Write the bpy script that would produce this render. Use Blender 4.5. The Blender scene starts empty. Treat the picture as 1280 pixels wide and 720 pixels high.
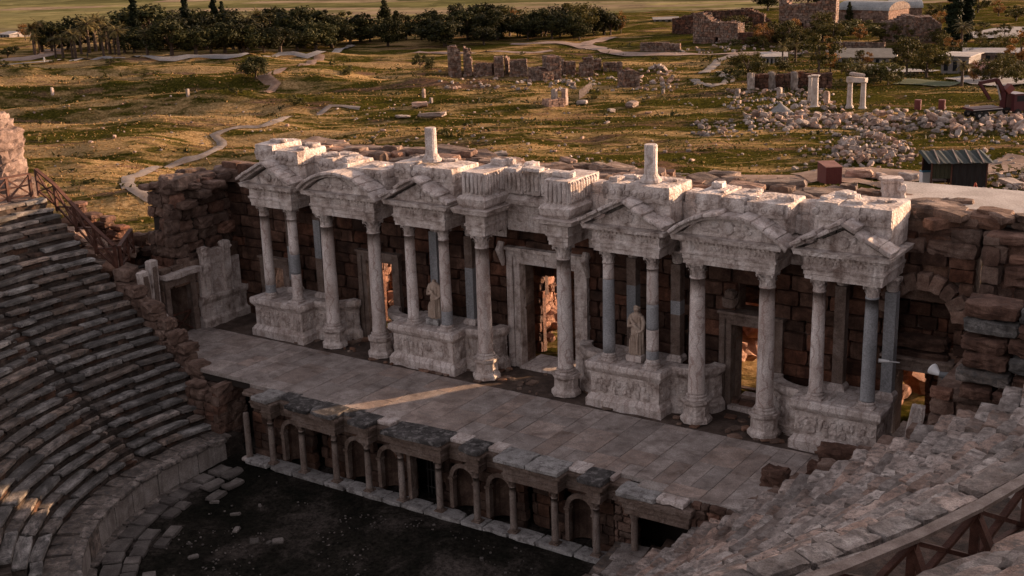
import bpy, math, random
import numpy as np
from mathutils import Vector, Matrix, noise as mnoise
SC = bpy.context.scene
COL = SC.collection
PI = math.pi
R_ = math.radians
rng = random.Random(7)

# ------------------------------------------------------------------ camera
CAM = np.array([25.799, -38.415, 17.458])
YAW, PITCH, ROLL, FPX = R_(-34.41), R_(-16.198), R_(-1.887), 1547.909
_F = np.array([math.sin(YAW)*math.cos(PITCH), math.cos(YAW)*math.cos(PITCH), math.sin(PITCH)])
_Rt = np.array([math.cos(YAW), -math.sin(YAW), 0.0]); _U = np.cross(_Rt, _F)
_c, _s = math.cos(ROLL), math.sin(ROLL)
_Rt, _U = _c*_Rt+_s*_U, -_s*_Rt+_c*_U
cam = bpy.data.cameras.new('camera'); camo = bpy.data.objects.new('camera', cam); COL.objects.link(camo)
M = Matrix.Identity(4)
for i in range(3):
    M[i][0], M[i][1], M[i][2], M[i][3] = _Rt[i], _U[i], -_F[i], CAM[i]
camo.matrix_world = M
cam.sensor_fit = 'HORIZONTAL'; cam.sensor_width = 36.0; cam.lens = 36.0*FPX/1280.0
cam.clip_start = 0.5; cam.clip_end = 20000
SC.camera = camo

# ------------------------------------------------------------------ light
SUN_EL, SUN_DIR2 = R_(10.5), np.array([0.545, 0.838])
SUN_STRENGTH, SKY_STRENGTH, EXPOSURE = 5.0, 0.135, 1.2
world = bpy.data.worlds.new("World"); SC.world = world; world.use_nodes = True
wn, wl = world.node_tree.nodes, world.node_tree.links
wn.clear()
sky = wn.new('ShaderNodeTexSky'); sky.sky_type = 'NISHITA'; sky.sun_disc = False
sky.sun_elevation = SUN_EL; sky.sun_rotation = math.atan2(SUN_DIR2[0], SUN_DIR2[1])
sky.air_density = 1.0; sky.dust_density = 3.0; sky.ozone_density = 1.0; sky.altitude = 300
hs = wn.new('ShaderNodeHueSaturation'); hs.inputs['Saturation'].default_value = 0.30
bg = wn.new('ShaderNodeBackground'); bg.inputs['Strength'].default_value = SKY_STRENGTH
wo = wn.new('ShaderNodeOutputWorld')
tint = wn.new('ShaderNodeMix'); tint.data_type = 'RGBA'; tint.blend_type = 'MULTIPLY'; tint.inputs[0].default_value = 1.0; tint.inputs[7].default_value = (1.12, .94, .91, 1)
wl.new(sky.outputs[0], hs.inputs['Color']); wl.new(hs.outputs[0], tint.inputs[6]); wl.new(tint.outputs[2], bg.inputs['Color']); wl.new(bg.outputs[0], wo.inputs['Surface'])
sl = bpy.data.lights.new('sun', 'SUN'); sl.energy = SUN_STRENGTH; sl.angle = R_(0.6); sl.color = (1.0, 0.60, 0.33)
so = bpy.data.objects.new('sun', sl); COL.objects.link(so)
sd = Vector((SUN_DIR2[0]*math.cos(SUN_EL), SUN_DIR2[1]*math.cos(SUN_EL), math.sin(SUN_EL)))
so.rotation_euler = sd.to_track_quat('Z', 'Y').to_euler(); so.location = (60, 90, 40)
vs = SC.view_settings
vs.view_transform = 'Standard'; vs.look = 'None'; vs.gamma = 1.0; vs.exposure = EXPOSURE; vs.use_curve_mapping = False
SC.render.engine = 'CYCLES'
SC.cycles.use_denoising = True; SC.cycles.max_bounces = 5; SC.cycles.diffuse_bounces = 3; SC.cycles.glossy_bounces = 2
SC.cycles.caustics_reflective = False; SC.cycles.caustics_refractive = False

# ------------------------------------------------------------------ object helpers
def tag(o, label=None, cat=None, group=None, kind=None):
    if label: o['label'] = label
    if cat: o['category'] = cat
    if group: o['group'] = group
    if kind: o['kind'] = kind
    return o
ORG = {}
def thing(name, label, cat, loc=(0, 0, 0), rz=0.0, group=None):
    o = bpy.data.objects.new(name, None); COL.objects.link(o)
    o.empty_display_size = 0.3
    o.location = loc; o.rotation_euler = (0, 0, rz)
    ORG[o.name] = np.array(loc, float)
    return tag(o, label, cat, group)
def dup(root, loc, rz=None, label=None, group=None, scale=None):
    def cp(o, par):
        c = o.copy(); COL.objects.link(c); c.parent = par
        for ch in list(o.children): cp(ch, c)
        return c
    r = cp(root, None); r.location = loc
    if rz is not None: r.rotation_euler[2] = rz
    if scale is not None: r.scale = (scale,)*3 if not hasattr(scale, '__len__') else scale
    if label: r['label'] = label
    if group: r['group'] = group
    return r
class MB:
    def __init__(s): s.v = []; s.f = []; s.n = 0
    def add(s, v, f):
        v = np.asarray(v, float).reshape(-1, 3); s.v.append(v)
        b = s.n
        s.f += [tuple(i+b for i in q) for q in f]; s.n += len(v); return s
    def mesh(s, name, mat, off=None, smooth=False):
        me = bpy.data.meshes.new(name)
        V = np.concatenate(s.v) if s.v else np.zeros((0, 3))
        if off is not None: V = V-off
        me.from_pydata(V.tolist(), [], s.f)
        for m in (mat if isinstance(mat, (list, tuple)) else [mat]): me.materials.append(m)
        if smooth: me.polygons.foreach_set('use_smooth', [True]*len(me.polygons))
        me.update(); return me
    def build(s, name, mat, parent=None, smooth=False, world=True):
        off = None
        if parent is not None:
            if world: off = ORG.get(parent.name)
        elif world:
            V = np.concatenate(s.v); lo, hi = V.min(0), V.max(0)
            off = np.array([(lo[0]+hi[0])/2, (lo[1]+hi[1])/2, lo[2]])
        o = bpy.data.objects.new(name, s.mesh(name, mat, off, smooth)); COL.objects.link(o)
        if parent is not None:
            o.parent = parent; ORG[o.name] = ORG.get(parent.name, np.zeros(3))
        elif off is not None:
            o.location = off; ORG[o.name] = off
        return o
def rotz(a):
    c, s = math.cos(a), math.sin(a); return np.array([[c, -s, 0], [s, c, 0], [0, 0, 1.0]])
def eul(a, b, c): return np.array(Matrix.Rotation(c, 3, 'Z') @ Matrix.Rotation(b, 3, 'Y') @ Matrix.Rotation(a, 3, 'X'))
# --- unit cube surface grids
_GR = {}
def cube_grid(n):
    if n in _GR: return _GR[n]
    idx = {}; V = []; F = []
    def vid(p):
        k = tuple(np.round(p, 6))
        if k not in idx: idx[k] = len(V); V.append(p)
        return idx[k]
    t = np.linspace(-1, 1, n+1)
    for ax in range(3):
        for sg in (-1, 1):
            for i in range(n):
                for j in range(n):
                    q = []
                    for a, b in ((i, j), (i+1, j), (i+1, j+1), (i, j+1)):
                        p = np.zeros(3); p[ax] = sg; p[(ax+1) % 3] = t[a]; p[(ax+2) % 3] = t[b]; q.append(vid(p))
                    F.append(tuple(q if sg > 0 else q[::-1]))
    _GR[n] = (np.array(V), F); return _GR[n]
nrng = np.random.RandomState(11)
def stone(mb, c, s, R=None, p=10, rough=0.04, seg=3):
    """a block of size s (full lengths), edges worn round, faces uneven"""
    V, F = cube_grid(seg)
    q = V/(np.abs(V)**p).sum(1, keepdims=True)**(1.0/p)
    h = np.array(s, float)/2
    q = q*h
    q = q+nrng.normal(0, 1, q.shape)*rough*h.min()
    # a worn corner or edge
    if rough > 0.03:
        k = nrng.randint(len(q)); d = np.linalg.norm((q-q[k])/h.max(), axis=1)
        q = q*(1-(0.18*np.clip(1-d*1.6, 0, 1))[:, None])
    if R is not None: q = q @ np.asarray(R).T
    mb.add(q+np.array(c, float), F)
def box(mb, lo, hi, R=None, c=None):
    lo = np.array(lo, float); hi = np.array(hi, float)
    V = np.array([[x, y, z] for z in (0, 1) for y in (0, 1) for x in (0, 1)], float)*(hi-lo)+lo
    if R is not None: V = V @ np.asarray(R).T
    if c is not None: V = V+np.array(c, float)
    mb.add(V, [(0, 2, 3, 1), (4, 5, 7, 6), (0, 1, 5, 4), (2, 6, 7, 3), (0, 4, 6, 2), (1, 3, 7, 5)])
def bar(mb, a, b, w, h=None, up=(0, 0, 1)):
    """a square timber from a to b"""
    a = np.array(a, float); b = np.array(b, float); d = b-a; L = np.linalg.norm(d); d /= L
    u = np.cross(up, d)
    if np.linalg.norm(u) < 1e-3: u = np.cross((1, 0, 0), d)
    u /= np.linalg.norm(u); v = np.cross(d, u); h = h or w
    V = []
    for P in (a, b):
        for i, j in ((-1, -1), (1, -1), (1, 1), (-1, 1)): V.append(P+u*i*w/2+v*j*h/2)
    mb.add(V, [(0, 3, 2, 1), (4, 5, 6, 7), (0, 1, 5, 4), (1, 2, 6, 5), (2, 3, 7, 6), (3, 0, 4, 7)])
def tube(mb, pts, rad, n=8):
    pts = [np.array(p, float) for p in pts]; V = []; F = []
    if not hasattr(rad, '__len__'): rad = [rad]*len(pts)
    for i, p in enumerate(pts):
        d = pts[min(i+1, len(pts)-1)]-pts[max(i-1, 0)]; d /= np.linalg.norm(d)+1e-9
        u = np.cross(d, (0.3, 0.9, 0.1)); 
        if np.linalg.norm(u) < 1e-3: u = np.cross(d, (1, 0, 0))
        u /= np.linalg.norm(u); v = np.cross(d, u)
        for k in range(n):
            a = 2*PI*k/n; V.append(p+(u*math.cos(a)+v*math.sin(a))*rad[i])
    for i in range(len(pts)-1):
        for k in range(n): F.append((i*n+k, i*n+(k+1) % n, (i+1)*n+(k+1) % n, (i+1)*n+k))
    F.append(tuple(range(n-1, -1, -1))); F.append(tuple((len(pts)-1)*n+k for k in range(n)))
    mb.add(V, F)
def lathe(mb, prof, n=20, c=(0, 0, 0), jit=0.0, a0=0.0, sx=1.0, sy=1.0):
    V = []; F = []
    for r, z in prof:
        for k in range(n):
            a = a0+2*PI*k/n; rr = r*(1+(nrng.normal()*jit if jit else 0))
            V.append((c[0]+rr*math.cos(a)*sx, c[1]+rr*math.sin(a)*sy, c[2]+z))
    m = len(prof)
    for i in range(m-1):
        for k in range(n): F.append((i*n+k, i*n+(k+1) % n, (i+1)*n+(k+1) % n, (i+1)*n+k))
    F.append(tuple(range(n-1, -1, -1))); F.append(tuple((m-1)*n+k for k in range(n)))
    mb.add(V, F)
def prism(mb, poly, axis_o, ux, uy, ud, depth):
    """polygon poly (2D) in plane o+ux*a+uy*b, extruded by ud*depth"""
    o = np.array(axis_o, float); ux = np.array(ux, float); uy = np.array(uy, float); ud = np.array(ud, float)
    n = len(poly)
    V = [o+ux*a+uy*b for a, b in poly]+[o+ux*a+uy*b+ud*depth for a, b in poly]
    F = [tuple(range(n)), tuple(range(2*n-1, n-1, -1))]+[(i, n+i, n+(i+1) % n, (i+1) % n) for i in range(n)]
    mb.add(V, F)
def sweep(mb, plan, prof, jit=0.0, closed=False):
    """moulding: profile [(offset outwards, z)] along plan points; outward is to the right of travel"""
    P = [np.array(p, float) for p in plan]; n = len(P); V = []; F = []
    for i in range(n):
        if closed: a, b = P[i]-P[i-1], P[(i+1) % n]-P[i]
        else:
            a = P[i]-P[i-1] if i > 0 else P[1]-P[0]
            b = P[i+1]-P[i] if i < n-1 else P[n-1]-P[n-2]
        a = a/np.linalg.norm(a); b = b/np.linalg.norm(b)
        na = np.array([a[1], -a[0]]); nb = np.array([b[1], -b[0]])
        m = na+nb; m = m/max(0.4, (m@na)) if abs(m@na) > 1e-6 else na
        for off, z in prof:
            q = P[i]+m*off
            V.append((q[0], q[1], z+(nrng.normal()*jit if jit else 0)))
    k = len(prof)
    for i in range(n if closed else n-1):
        j = (i+1) % n
        for t in range(k-1): F.append((i*k+t, j*k+t, j*k+t+1, i*k+t+1))
    if not closed:
        F.append(tuple(range(k))); F.append(tuple((n-1)*k+t for t in range(k-1, -1, -1)))
    mb.add(V, F)
def subdiv(a, b, step):
    a = np.array(a, float); b = np.array(b, float); n = max(1, int(np.linalg.norm(b-a)/step))
    return [a+(b-a)*i/n for i in range(n)]
def cells(L, z0, z1, openings):
    xs = sorted({0.0, L, *[min(max(v, 0), L) for o in openings for v in o[:2]]})
    zs = sorted({z0, z1, *[min(max(v, z0), z1) for o in openings for v in o[2:4]]})
    for i in range(len(xs)-1):
        for j in range(len(zs)-1):
            cx, cz = (xs[i]+xs[i+1])/2, (zs[j]+zs[j+1])/2
            if any(o[0] < cx < o[1] and o[2] < cz < o[3] for o in openings): continue
            yield xs[i], xs[i+1], zs[j], zs[j+1]
def slab(mb, P0, ux, un, L, z0, z1, d0, d1, openings=()):
    """solid wall core between depths d0 and d1 behind the face"""
    P0 = np.array([P0[0], P0[1], 0.0]); ux = np.array([ux[0], ux[1], 0]); un = np.array([un[0], un[1], 0])
    Rm = np.stack([ux, -un, np.array([0, 0, 1.0])], 1)
    for a, b, c, d in cells(L, z0, z1, openings): box(mb, (a, d0, c), (b, d1, d), Rm, P0)
def ashlar(mb, P0, ux, un, L, z0, top, ch=0.5, bl=1.0, depth=0.4, openings=(), arches=(), rough=0.05, seg=2, p=12, jut=0.03, gap=0.015, miss=0.0):
    """courses of single blocks, face plane through P0; arches: (u, z, r) round holes"""
    P0 = np.array([P0[0], P0[1], 0.0]); ux = np.array([ux[0], ux[1], 0]); un = np.array([un[0], un[1], 0])
    Rm = np.stack([ux, un, np.array([0, 0, 1.0])], 1)
    zmax = max(top(L*i/40.0) for i in range(41)); z = z0
    while z < zmax-0.08:
        h = ch*rng.uniform(0.75, 1.25); u = -bl*rng.random()
        while u < L:
            l = bl*rng.uniform(0.55, 1.45); a, b = max(u, 0), min(u+l, L); u += l
            if b-a < 0.08: continue
            mid = (a+b)/2; t = top(mid)
            if z > t-0.1*h: continue
            hh = min(h, max(t-z, 0.5*h)); zc = z+hh/2
            segs = [(a, b)]
            for o in openings:
                if o[2]+0.02 < z+hh*0.7 and z+hh*0.3 < o[3]-0.02:
                    ns = []
                    for s0, s1 in segs:
                        if s1 <= o[0] or s0 >= o[1]: ns.append((s0, s1)); continue
                        if s0 < o[0]: ns.append((s0, o[0]))
                        if s1 > o[1]: ns.append((o[1], s1))
                    segs = ns
            for s0, s1 in segs:
                if s1-s0 < 0.1: continue
                m = (s0+s1)/2
                if any(math.hypot(m-A[0], zc-A[1]) < A[2]+(s1-s0)*0.2 and zc > A[1] for A in arches): continue
                if miss and rng.random() < miss: continue
                d = depth*rng.uniform(0.9, 1.1)
                cpos = P0+ux*m+un*(-d/2+rng.gauss(0, jut))+np.array([0, 0, zc])
                stone(mb, cpos, (s1-s0-gap, d, hh-gap), Rm, p=p, rough=rough, seg=seg)
        z += h

# ------------------------------------------------------------------ materials
def nt(name):
    m = bpy.data.materials.new(name); m.use_nodes = True
    t = m.node_tree; t.nodes.clear()
    out = t.nodes.new('ShaderNodeOutputMaterial'); b = t.nodes.new('ShaderNodeBsdfPrincipled')
    t.links.new(b.outputs[0], out.inputs['Surface'])
    b.inputs['Specular IOR Level'].default_value = 0.25
    return m, t, b
def N(t, kind, **kw):
    n = t.nodes.new(kind)
    for k, v in kw.items():
        if k in n.inputs: n.inputs[k].default_value = v
        else: setattr(n, k, v)
    return n
def ramp(t, fac, stops):
    r = t.nodes.new('ShaderNodeValToRGB'); e = r.color_ramp.elements
    while len(e) < len(stops): e.new(0.5)
    for i, (p, c) in enumerate(stops):
        e[i].position = p; e[i].color = (c[0], c[1], c[2], 1) if hasattr(c, '__len__') else (c, c, c, 1)
    t.links.new(fac, r.inputs[0]); return r.outputs[0]
def mixc(t, a, b, fac, mode='MIX'):
    m = t.nodes.new('ShaderNodeMix'); m.data_type = 'RGBA'; m.blend_type = mode; m.clamp_result = False
    for s, k in ((a, 6), (b, 7)):
        if hasattr(s, 'links'): t.links.new(s, m.inputs[k])
        else: m.inputs[k].default_value = (*s, 1) if len(s) == 3 else s
    if hasattr(fac, 'links'): t.links.new(fac, m.inputs[0])
    else: m.inputs[0].default_value = fac
    return m.outputs[2]
def mth(t, op, a, b=None, clamp=False):
    m = t.nodes.new('ShaderNodeMath'); m.operation = op; m.use_clamp = clamp
    for i, s in enumerate((a, b)):
        if s is None: continue
        if hasattr(s, 'links'): t.links.new(s, m.inputs[i])
        else: m.inputs[i].default_value = s
    return m.outputs[0]
def coords(t, scale=(1, 1, 1), world=False):
    if world:
        g = t.nodes.new('ShaderNodeNewGeometry'); src = g.outputs['Position']
    else:
        g = t.nodes.new('ShaderNodeTexCoord'); src = g.outputs['Object']
    mp = t.nodes.new('ShaderNodeMapping'); mp.inputs['Scale'].default_value = scale
    t.links.new(src, mp.inputs[0]); return mp.outputs[0]
def noise(t, vec, scale, detail=6, rough=0.6, dist=0.0):
    n = N(t, 'ShaderNodeTexNoise', Scale=scale, Detail=detail, Roughness=rough, Distortion=dist)
    t.links.new(vec, n.inputs['Vector']); return n.outputs['Fac']
def bump(t, b, h, strength, dist=0.05):
    n = N(t, 'ShaderNodeBump', Strength=strength, Distance=dist)
    t.links.new(h, n.inputs['Height']); t.links.new(n.outputs[0], b.inputs['Normal'])
def stone_mat(name, dark, mid, light, sc=1.0, var=0.3, bmp=0.5, streak=0.0, vein=None, lichen=None, carve=0.0, rough=0.85, obj_var=0.0, hue=None, stretch=(1, 1, 1)):
    m, t, b = nt(name); v = coords(t, world=True) if obj_var == 0 else coords(t)
    if obj_var:
        oi = t.nodes.new('ShaderNodeObjectInfo'); ad = t.nodes.new('ShaderNodeVectorMath'); ad.operation = 'ADD'
        cm = t.nodes.new('ShaderNodeCombineXYZ'); k = mth(t, 'MULTIPLY', oi.outputs['Random'], 57.0)
        for i in range(3): t.links.new(k, cm.inputs[i])
        t.links.new(v, ad.inputs[0]); t.links.new(cm.outputs[0], ad.inputs[1]); v = ad.outputs[0]
    if stretch != (1, 1, 1):
        mp = t.nodes.new('ShaderNodeMapping'); mp.inputs['Scale'].default_value = stretch; t.links.new(v, mp.inputs[0]); vs_ = mp.outputs[0]
    else: vs_ = v
    n1 = noise(t, vs_, 1.3*sc, 9, 0.65, 0.3)
    col = ramp(t, n1, [(0.30, dark), (0.5, mid), (0.70, light)])
    g = t.nodes.new('ShaderNodeNewGeometry')
    rnd = g.outputs['Random Per Island']
    if obj_var:
        oi2 = t.nodes.new('ShaderNodeObjectInfo'); rnd2 = oi2.outputs['Random']
        col = mixc(t, col, ramp(t, rnd2, [(0, 1-obj_var), (1, 1+obj_var)]), 1.0, 'MULTIPLY')
    if var:
        col = mixc(t, col, ramp(t, rnd, [(0, 1-var), (1, 1+var)]), 1.0, 'MULTIPLY')
    if hue is not None:
        wn_ = N(t, 'ShaderNodeTexWhiteNoise', noise_dimensions='1D'); t.links.new(oi2.outputs['Random'] if obj_var else rnd, wn_.inputs['W'])
        col = mixc(t, col, mixc(t, col, hue, 1.0, 'MULTIPLY'), ramp(t, wn_.outputs['Value'], [(0.45, 0.0), (0.95, 1.0)]))
    if vein is not None:
        wv = N(t, 'ShaderNodeTexWave', Scale=0.9*sc, Distortion=9.0, Detail=4.0); wv.inputs['Detail Scale'].default_value = 1.6; wv.wave_profile = 'SIN'
        t.links.new(v, wv.inputs['Vector'])
        col = mixc(t, col, vein, ramp(t, wv.outputs['Fac'], [(0.0, 0.55), (0.16, 0.0)]))
    fine = noise(t, v, 22*sc, 6, 0.7)
    col = mixc(t, col, ramp(t, fine, [(0.25, 0.35), (0.62, 1.12)]), 0.85, 'MULTIPLY')
    if streak:
        vst = coords(t, (3.2*sc, 3.2*sc, 0.35*sc), world=True)
        col = mixc(t, col, (dark[0]*.45, dark[1]*.42, dark[2]*.4), ramp(t, noise(t, vst, 1.0, 7, 0.62), [(0.52, 0.0), (0.72, streak)]))
    if lichen is not None:
        l = noise(t, v, 3.1*sc, 10, 0.72)
        col = mixc(t, col, lichen, ramp(t, l, [(0.50, 0.0), (0.60, 0.85)]))
    t.links.new(col, b.inputs['Base Color']); b.inputs['Roughness'].default_value = rough
    h = noise(t, v, 7*sc, 10, 0.72)
    vo = N(t, 'ShaderNodeTexVoronoi', Scale=11*sc); t.links.new(v, vo.inputs['Vector'])
    h = mth(t, 'ADD', h, mth(t, 'MULTIPLY', ramp(t, vo.outputs['Distance'], [(0.0, 0.0), (0.3, 1.0)]), 0.25))
    if carve:
        vc = N(t, 'ShaderNodeTexVoronoi', Scale=7.5*sc); vc.feature = 'SMOOTH_F1'; t.links.new(v, vc.inputs['Vector'])
        h = mth(t, 'ADD', h, mth(t, 'MULTIPLY', vc.outputs['Distance'], carve*3))
    bump(t, b, h, bmp, 0.06)
    return m
def plain_mat(name, c, rough=0.7, var=0.15, sc=6.0, metal=0.0, obj_var=0.0):
    m, t, b = nt(name); v = coords(t)
    col = mixc(t, (c[0]*(1-var), c[1]*(1-var), c[2]*(1-var)), (c[0]*(1+var), c[1]*(1+var), c[2]*(1+var)), noise(t, v, sc, 6, 0.65))
    if obj_var:
        oi = t.nodes.new('ShaderNodeObjectInfo')
        col = mixc(t, col, ramp(t, oi.outputs['Random'], [(0, 1-obj_var), (1, 1+obj_var)]), 1.0, 'MULTIPLY')
    t.links.new(col, b.inputs['Base Color']); b.inputs['Roughness'].default_value = rough; b.inputs['Metallic'].default_value = metal
    bump(t, b, noise(t, v, sc*5, 5), 0.15, 0.02)
    return m
def leaf_mat(name, c, c2, var=0.5):
    m, t, b = nt(name); g = t.nodes.new('ShaderNodeNewGeometry'); oi = t.nodes.new('ShaderNodeObjectInfo')
    col = mixc(t, c, c2, g.outputs['Random Per Island'])
    col = mixc(t, col, ramp(t, oi.outputs['Random'], [(0, 1-var*.6), (1, 1+var*.6)]), 1.0, 'MULTIPLY')
    t.links.new(col, b.inputs['Base Color']); b.inputs['Roughness'].default_value = 0.7
    b.inputs['Specular IOR Level'].default_value = 0.1
    tr = t.nodes.new('ShaderNodeBsdfTranslucent'); t.links.new(col, tr.inputs['Color'])
    mx = t.nodes.new('ShaderNodeMixShader'); mx.inputs[0].default_value = 0.18
    t.links.new(b.outputs[0], mx.inputs[1]); t.links.new(tr.outputs[0], mx.inputs[2])
    t.links.new(mx.outputs[0], [n for n in t.nodes if n.type == 'OUTPUT_MATERIAL'][0].inputs['Surface'])
    return m
MARBLE = stone_mat('weathered_marble', (.30, .24, .21), (.56, .49, .455), (.74, .68, .65), 1.0, 0.12, 0.6, streak=0.6, vein=(.30, .22, .19))
CARVED = stone_mat('carved_marble', (.20, .145, .12), (.54, .465, .425), (.76, .70, .665), 1.4, 0.12, 0.6, streak=0.65, carve=0.5)
SHAFT = stone_mat('veined_marble_shaft', (.36, .28, .245), (.58, .51, .475), (.74, .69, .66), 1.1, 0.0, 0.35, vein=(.26, .16, .135), obj_var=0.10, stretch=(1, 1, .45))
GREYM = stone_mat('blue_grey_marble', (.20, .205, .215), (.29, .295, .305), (.39, .395, .405), 0.8, 0.0, 0.15, obj_var=0.05, stretch=(1, 1, .4))
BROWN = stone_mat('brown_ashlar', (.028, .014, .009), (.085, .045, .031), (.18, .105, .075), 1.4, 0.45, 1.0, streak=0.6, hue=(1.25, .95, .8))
RUIN = stone_mat('weathered_travertine', (.07, .045, .034), (.18, .125, .098), (.33, .26, .215), 1.0, 0.35, 0.9, streak=0.35, hue=(1.1, .85, .72))
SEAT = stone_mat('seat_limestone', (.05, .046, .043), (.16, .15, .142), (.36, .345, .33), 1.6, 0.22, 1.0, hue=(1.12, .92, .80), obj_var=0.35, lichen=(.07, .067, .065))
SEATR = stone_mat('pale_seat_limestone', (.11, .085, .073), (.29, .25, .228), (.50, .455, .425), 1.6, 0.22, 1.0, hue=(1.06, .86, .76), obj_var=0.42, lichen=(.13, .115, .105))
SEATF = stone_mat('shade_darkened_riser_stone', (.014, .011, .009), (.045, .034, .028), (.12, .092, .078), 1.8, 0.35, 1.0, hue=(1.3, .9, .7))  # brown riser stone, darkened in colour to deepen shade between seat rows
FIELD = stone_mat('field_stone', (.12, .095, .08), (.25, .205, .18), (.40, .355, .32), 1.2, 0.25, 0.8, obj_var=0.35, hue=(1.1, .85, .72))
DARKST = stone_mat('lichened_slab', (.03, .028, .027), (.075, .07, .068), (.15, .14, .135), 1.0, 0.3, 0.6, lichen=(.20, .19, .185))
WOOD = stone_mat('dark_red_timber', (.035, .014, .009), (.075, .03, .02), (.13, .06, .042), 2.0, 0.25, 0.3, rough=0.7)
RAILTOP = stone_mat('bleached_timber', (.10, .07, .058), (.19, .15, .13), (.28, .235, .21), 2.0, 0.2, 0.3, rough=0.75)
CONC = stone_mat('pale_concrete', (.26, .235, .215), (.36, .33, .31), (.45, .42, .40), 0.7, 0.08, 0.2)
DARK = plain_mat('dark_earth', (.03, .024, .02), 0.95)
# ================================================================== THE THEATRE
C0 = np.array([-0.4, -8.0])
CR = np.array([-3.0, -8.0])      # the near half of the cavea is struck from its own centre
def polar(r, a, z=0.0):
    c = CR if math.cos(a) > 0 else C0
    return np.array([c[0]+r*math.cos(a), c[1]+r*math.sin(a), z])
def arc_band(mb, prof, a0, a1, n):
    """revolve a profile [(r,z)] about the orchestra centre between two angles"""
    V = []; F = []; k = len(prof)
    for i in range(n+1):
        a = a0+(a1-a0)*i/n
        for r, z in prof: V.append(polar(r, a, z))
    for i in range(n):
        for t in range(k-1): F.append((i*k+t, (i+1)*k+t, (i+1)*k+t+1, i*k+t+1))
    F.append(tuple(range(k))); F.append(tuple(n*k+t for t in range(k-1, -1, -1)))
    mb.add(V, F)
_u = ['first', 'second', 'third', 'fourth', 'fifth', 'sixth', 'seventh', 'eighth', 'ninth', 'tenth', 'eleventh', 'twelfth', 'thirteenth', 'fourteenth', 'fifteenth', 'sixteenth', 'seventeenth', 'eighteenth', 'nineteenth', 'twentieth']
ORD = _u+['twenty-'+v for v in _u[:9]]
NROW, R0, DR, Z0, DZ = 26, 11.9, 0.40, -2.05, 0.343
NROWR, DRR, DZR = 25, .555, .378

# ---- orchestra floor
def orchestra():
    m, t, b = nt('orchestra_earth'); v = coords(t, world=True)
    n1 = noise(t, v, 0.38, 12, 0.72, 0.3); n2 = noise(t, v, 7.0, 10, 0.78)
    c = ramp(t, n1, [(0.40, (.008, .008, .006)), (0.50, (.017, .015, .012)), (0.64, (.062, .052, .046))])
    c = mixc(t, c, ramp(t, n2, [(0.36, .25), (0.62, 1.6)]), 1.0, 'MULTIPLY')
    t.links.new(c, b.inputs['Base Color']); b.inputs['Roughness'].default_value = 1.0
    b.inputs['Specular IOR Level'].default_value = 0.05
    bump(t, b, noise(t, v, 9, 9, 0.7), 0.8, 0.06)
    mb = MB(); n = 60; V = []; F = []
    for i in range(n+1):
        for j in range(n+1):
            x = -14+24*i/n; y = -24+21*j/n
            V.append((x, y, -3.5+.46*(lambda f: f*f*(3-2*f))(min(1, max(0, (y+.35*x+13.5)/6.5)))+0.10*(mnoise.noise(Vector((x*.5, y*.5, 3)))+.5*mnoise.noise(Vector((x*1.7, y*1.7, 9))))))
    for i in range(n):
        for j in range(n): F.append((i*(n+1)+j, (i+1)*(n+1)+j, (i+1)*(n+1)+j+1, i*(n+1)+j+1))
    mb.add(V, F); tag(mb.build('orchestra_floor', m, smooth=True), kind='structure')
    mb = MB()
    for ring, (r, d) in enumerate(((9.95, .75), (9.2, .6), (8.5, .5))):
        a = R_(150)
        while a < R_(232):
            l = rng.uniform(.5, 1.1)
            if ring == 0 or rng.random() < (0.92, .7)[ring-1]:
                p = polar(r+rng.gauss(0, .05), a+l/r/2, -3.45+rng.gauss(0, .02)); p[2] += .46*(lambda f: f*f*(3-2*f))(min(1, max(0, (p[1]+.35*p[0]+13.5)/6.5)))
                if p[1] < -6.9: stone(mb, p, (l*.95, d*.95, .16), rotz(a+l/r/2+PI/2+rng.gauss(0, .05)), rough=.06, seg=2)
            a += l/r
    tag(mb.build('orchestra_paving', SEAT_G), kind='structure')
    mb = MB()
    for k in range(9):
        a = rng.uniform(R_(165), R_(230)); r = rng.uniform(3.5, 8)
        p = polar(r, a, -3.1)
        if p[1] < -7.4: stone(mb, p, (rng.uniform(.1, .5), rng.uniform(.1, .35), .1), rotz(rng.random()*6), p=6, rough=.1, seg=2)
    for k in range(1500):
        x, y = rng.uniform(-9, 6), rng.uniform(-19, -6.8)
        if mnoise.noise(Vector((x*.4, y*.4, 5))) < .0: continue
        q = rng.uniform(.02, .07)*(2.2 if rng.random() < .06 else 1); zz = -3.5+.46*(lambda f: f*f*(3-2*f))(min(1, max(0, (y+.35*x+13.5)/6.5))); stone(mb, (x, y, zz+.05), (q*1.4, q, q*.8), rotz(rng.random()*6), p=5, rough=.1, seg=1)
    tag(mb.build('loose_rubble', SEAT_G), kind='stuff')
SEAT_G = stone_mat('grey_paving_stone', (.07, .06, .055), (.13, .115, .105), (.21, .19, .175), 1.1, 0.3, 0.8)
SEATP = stone_mat('orchestra_wall_marble', (.15, .125, .11), (.25, .22, .2), (.35, .32, .3), 1.1, 0.2, 0.5, streak=.7)
orchestra()

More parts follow.
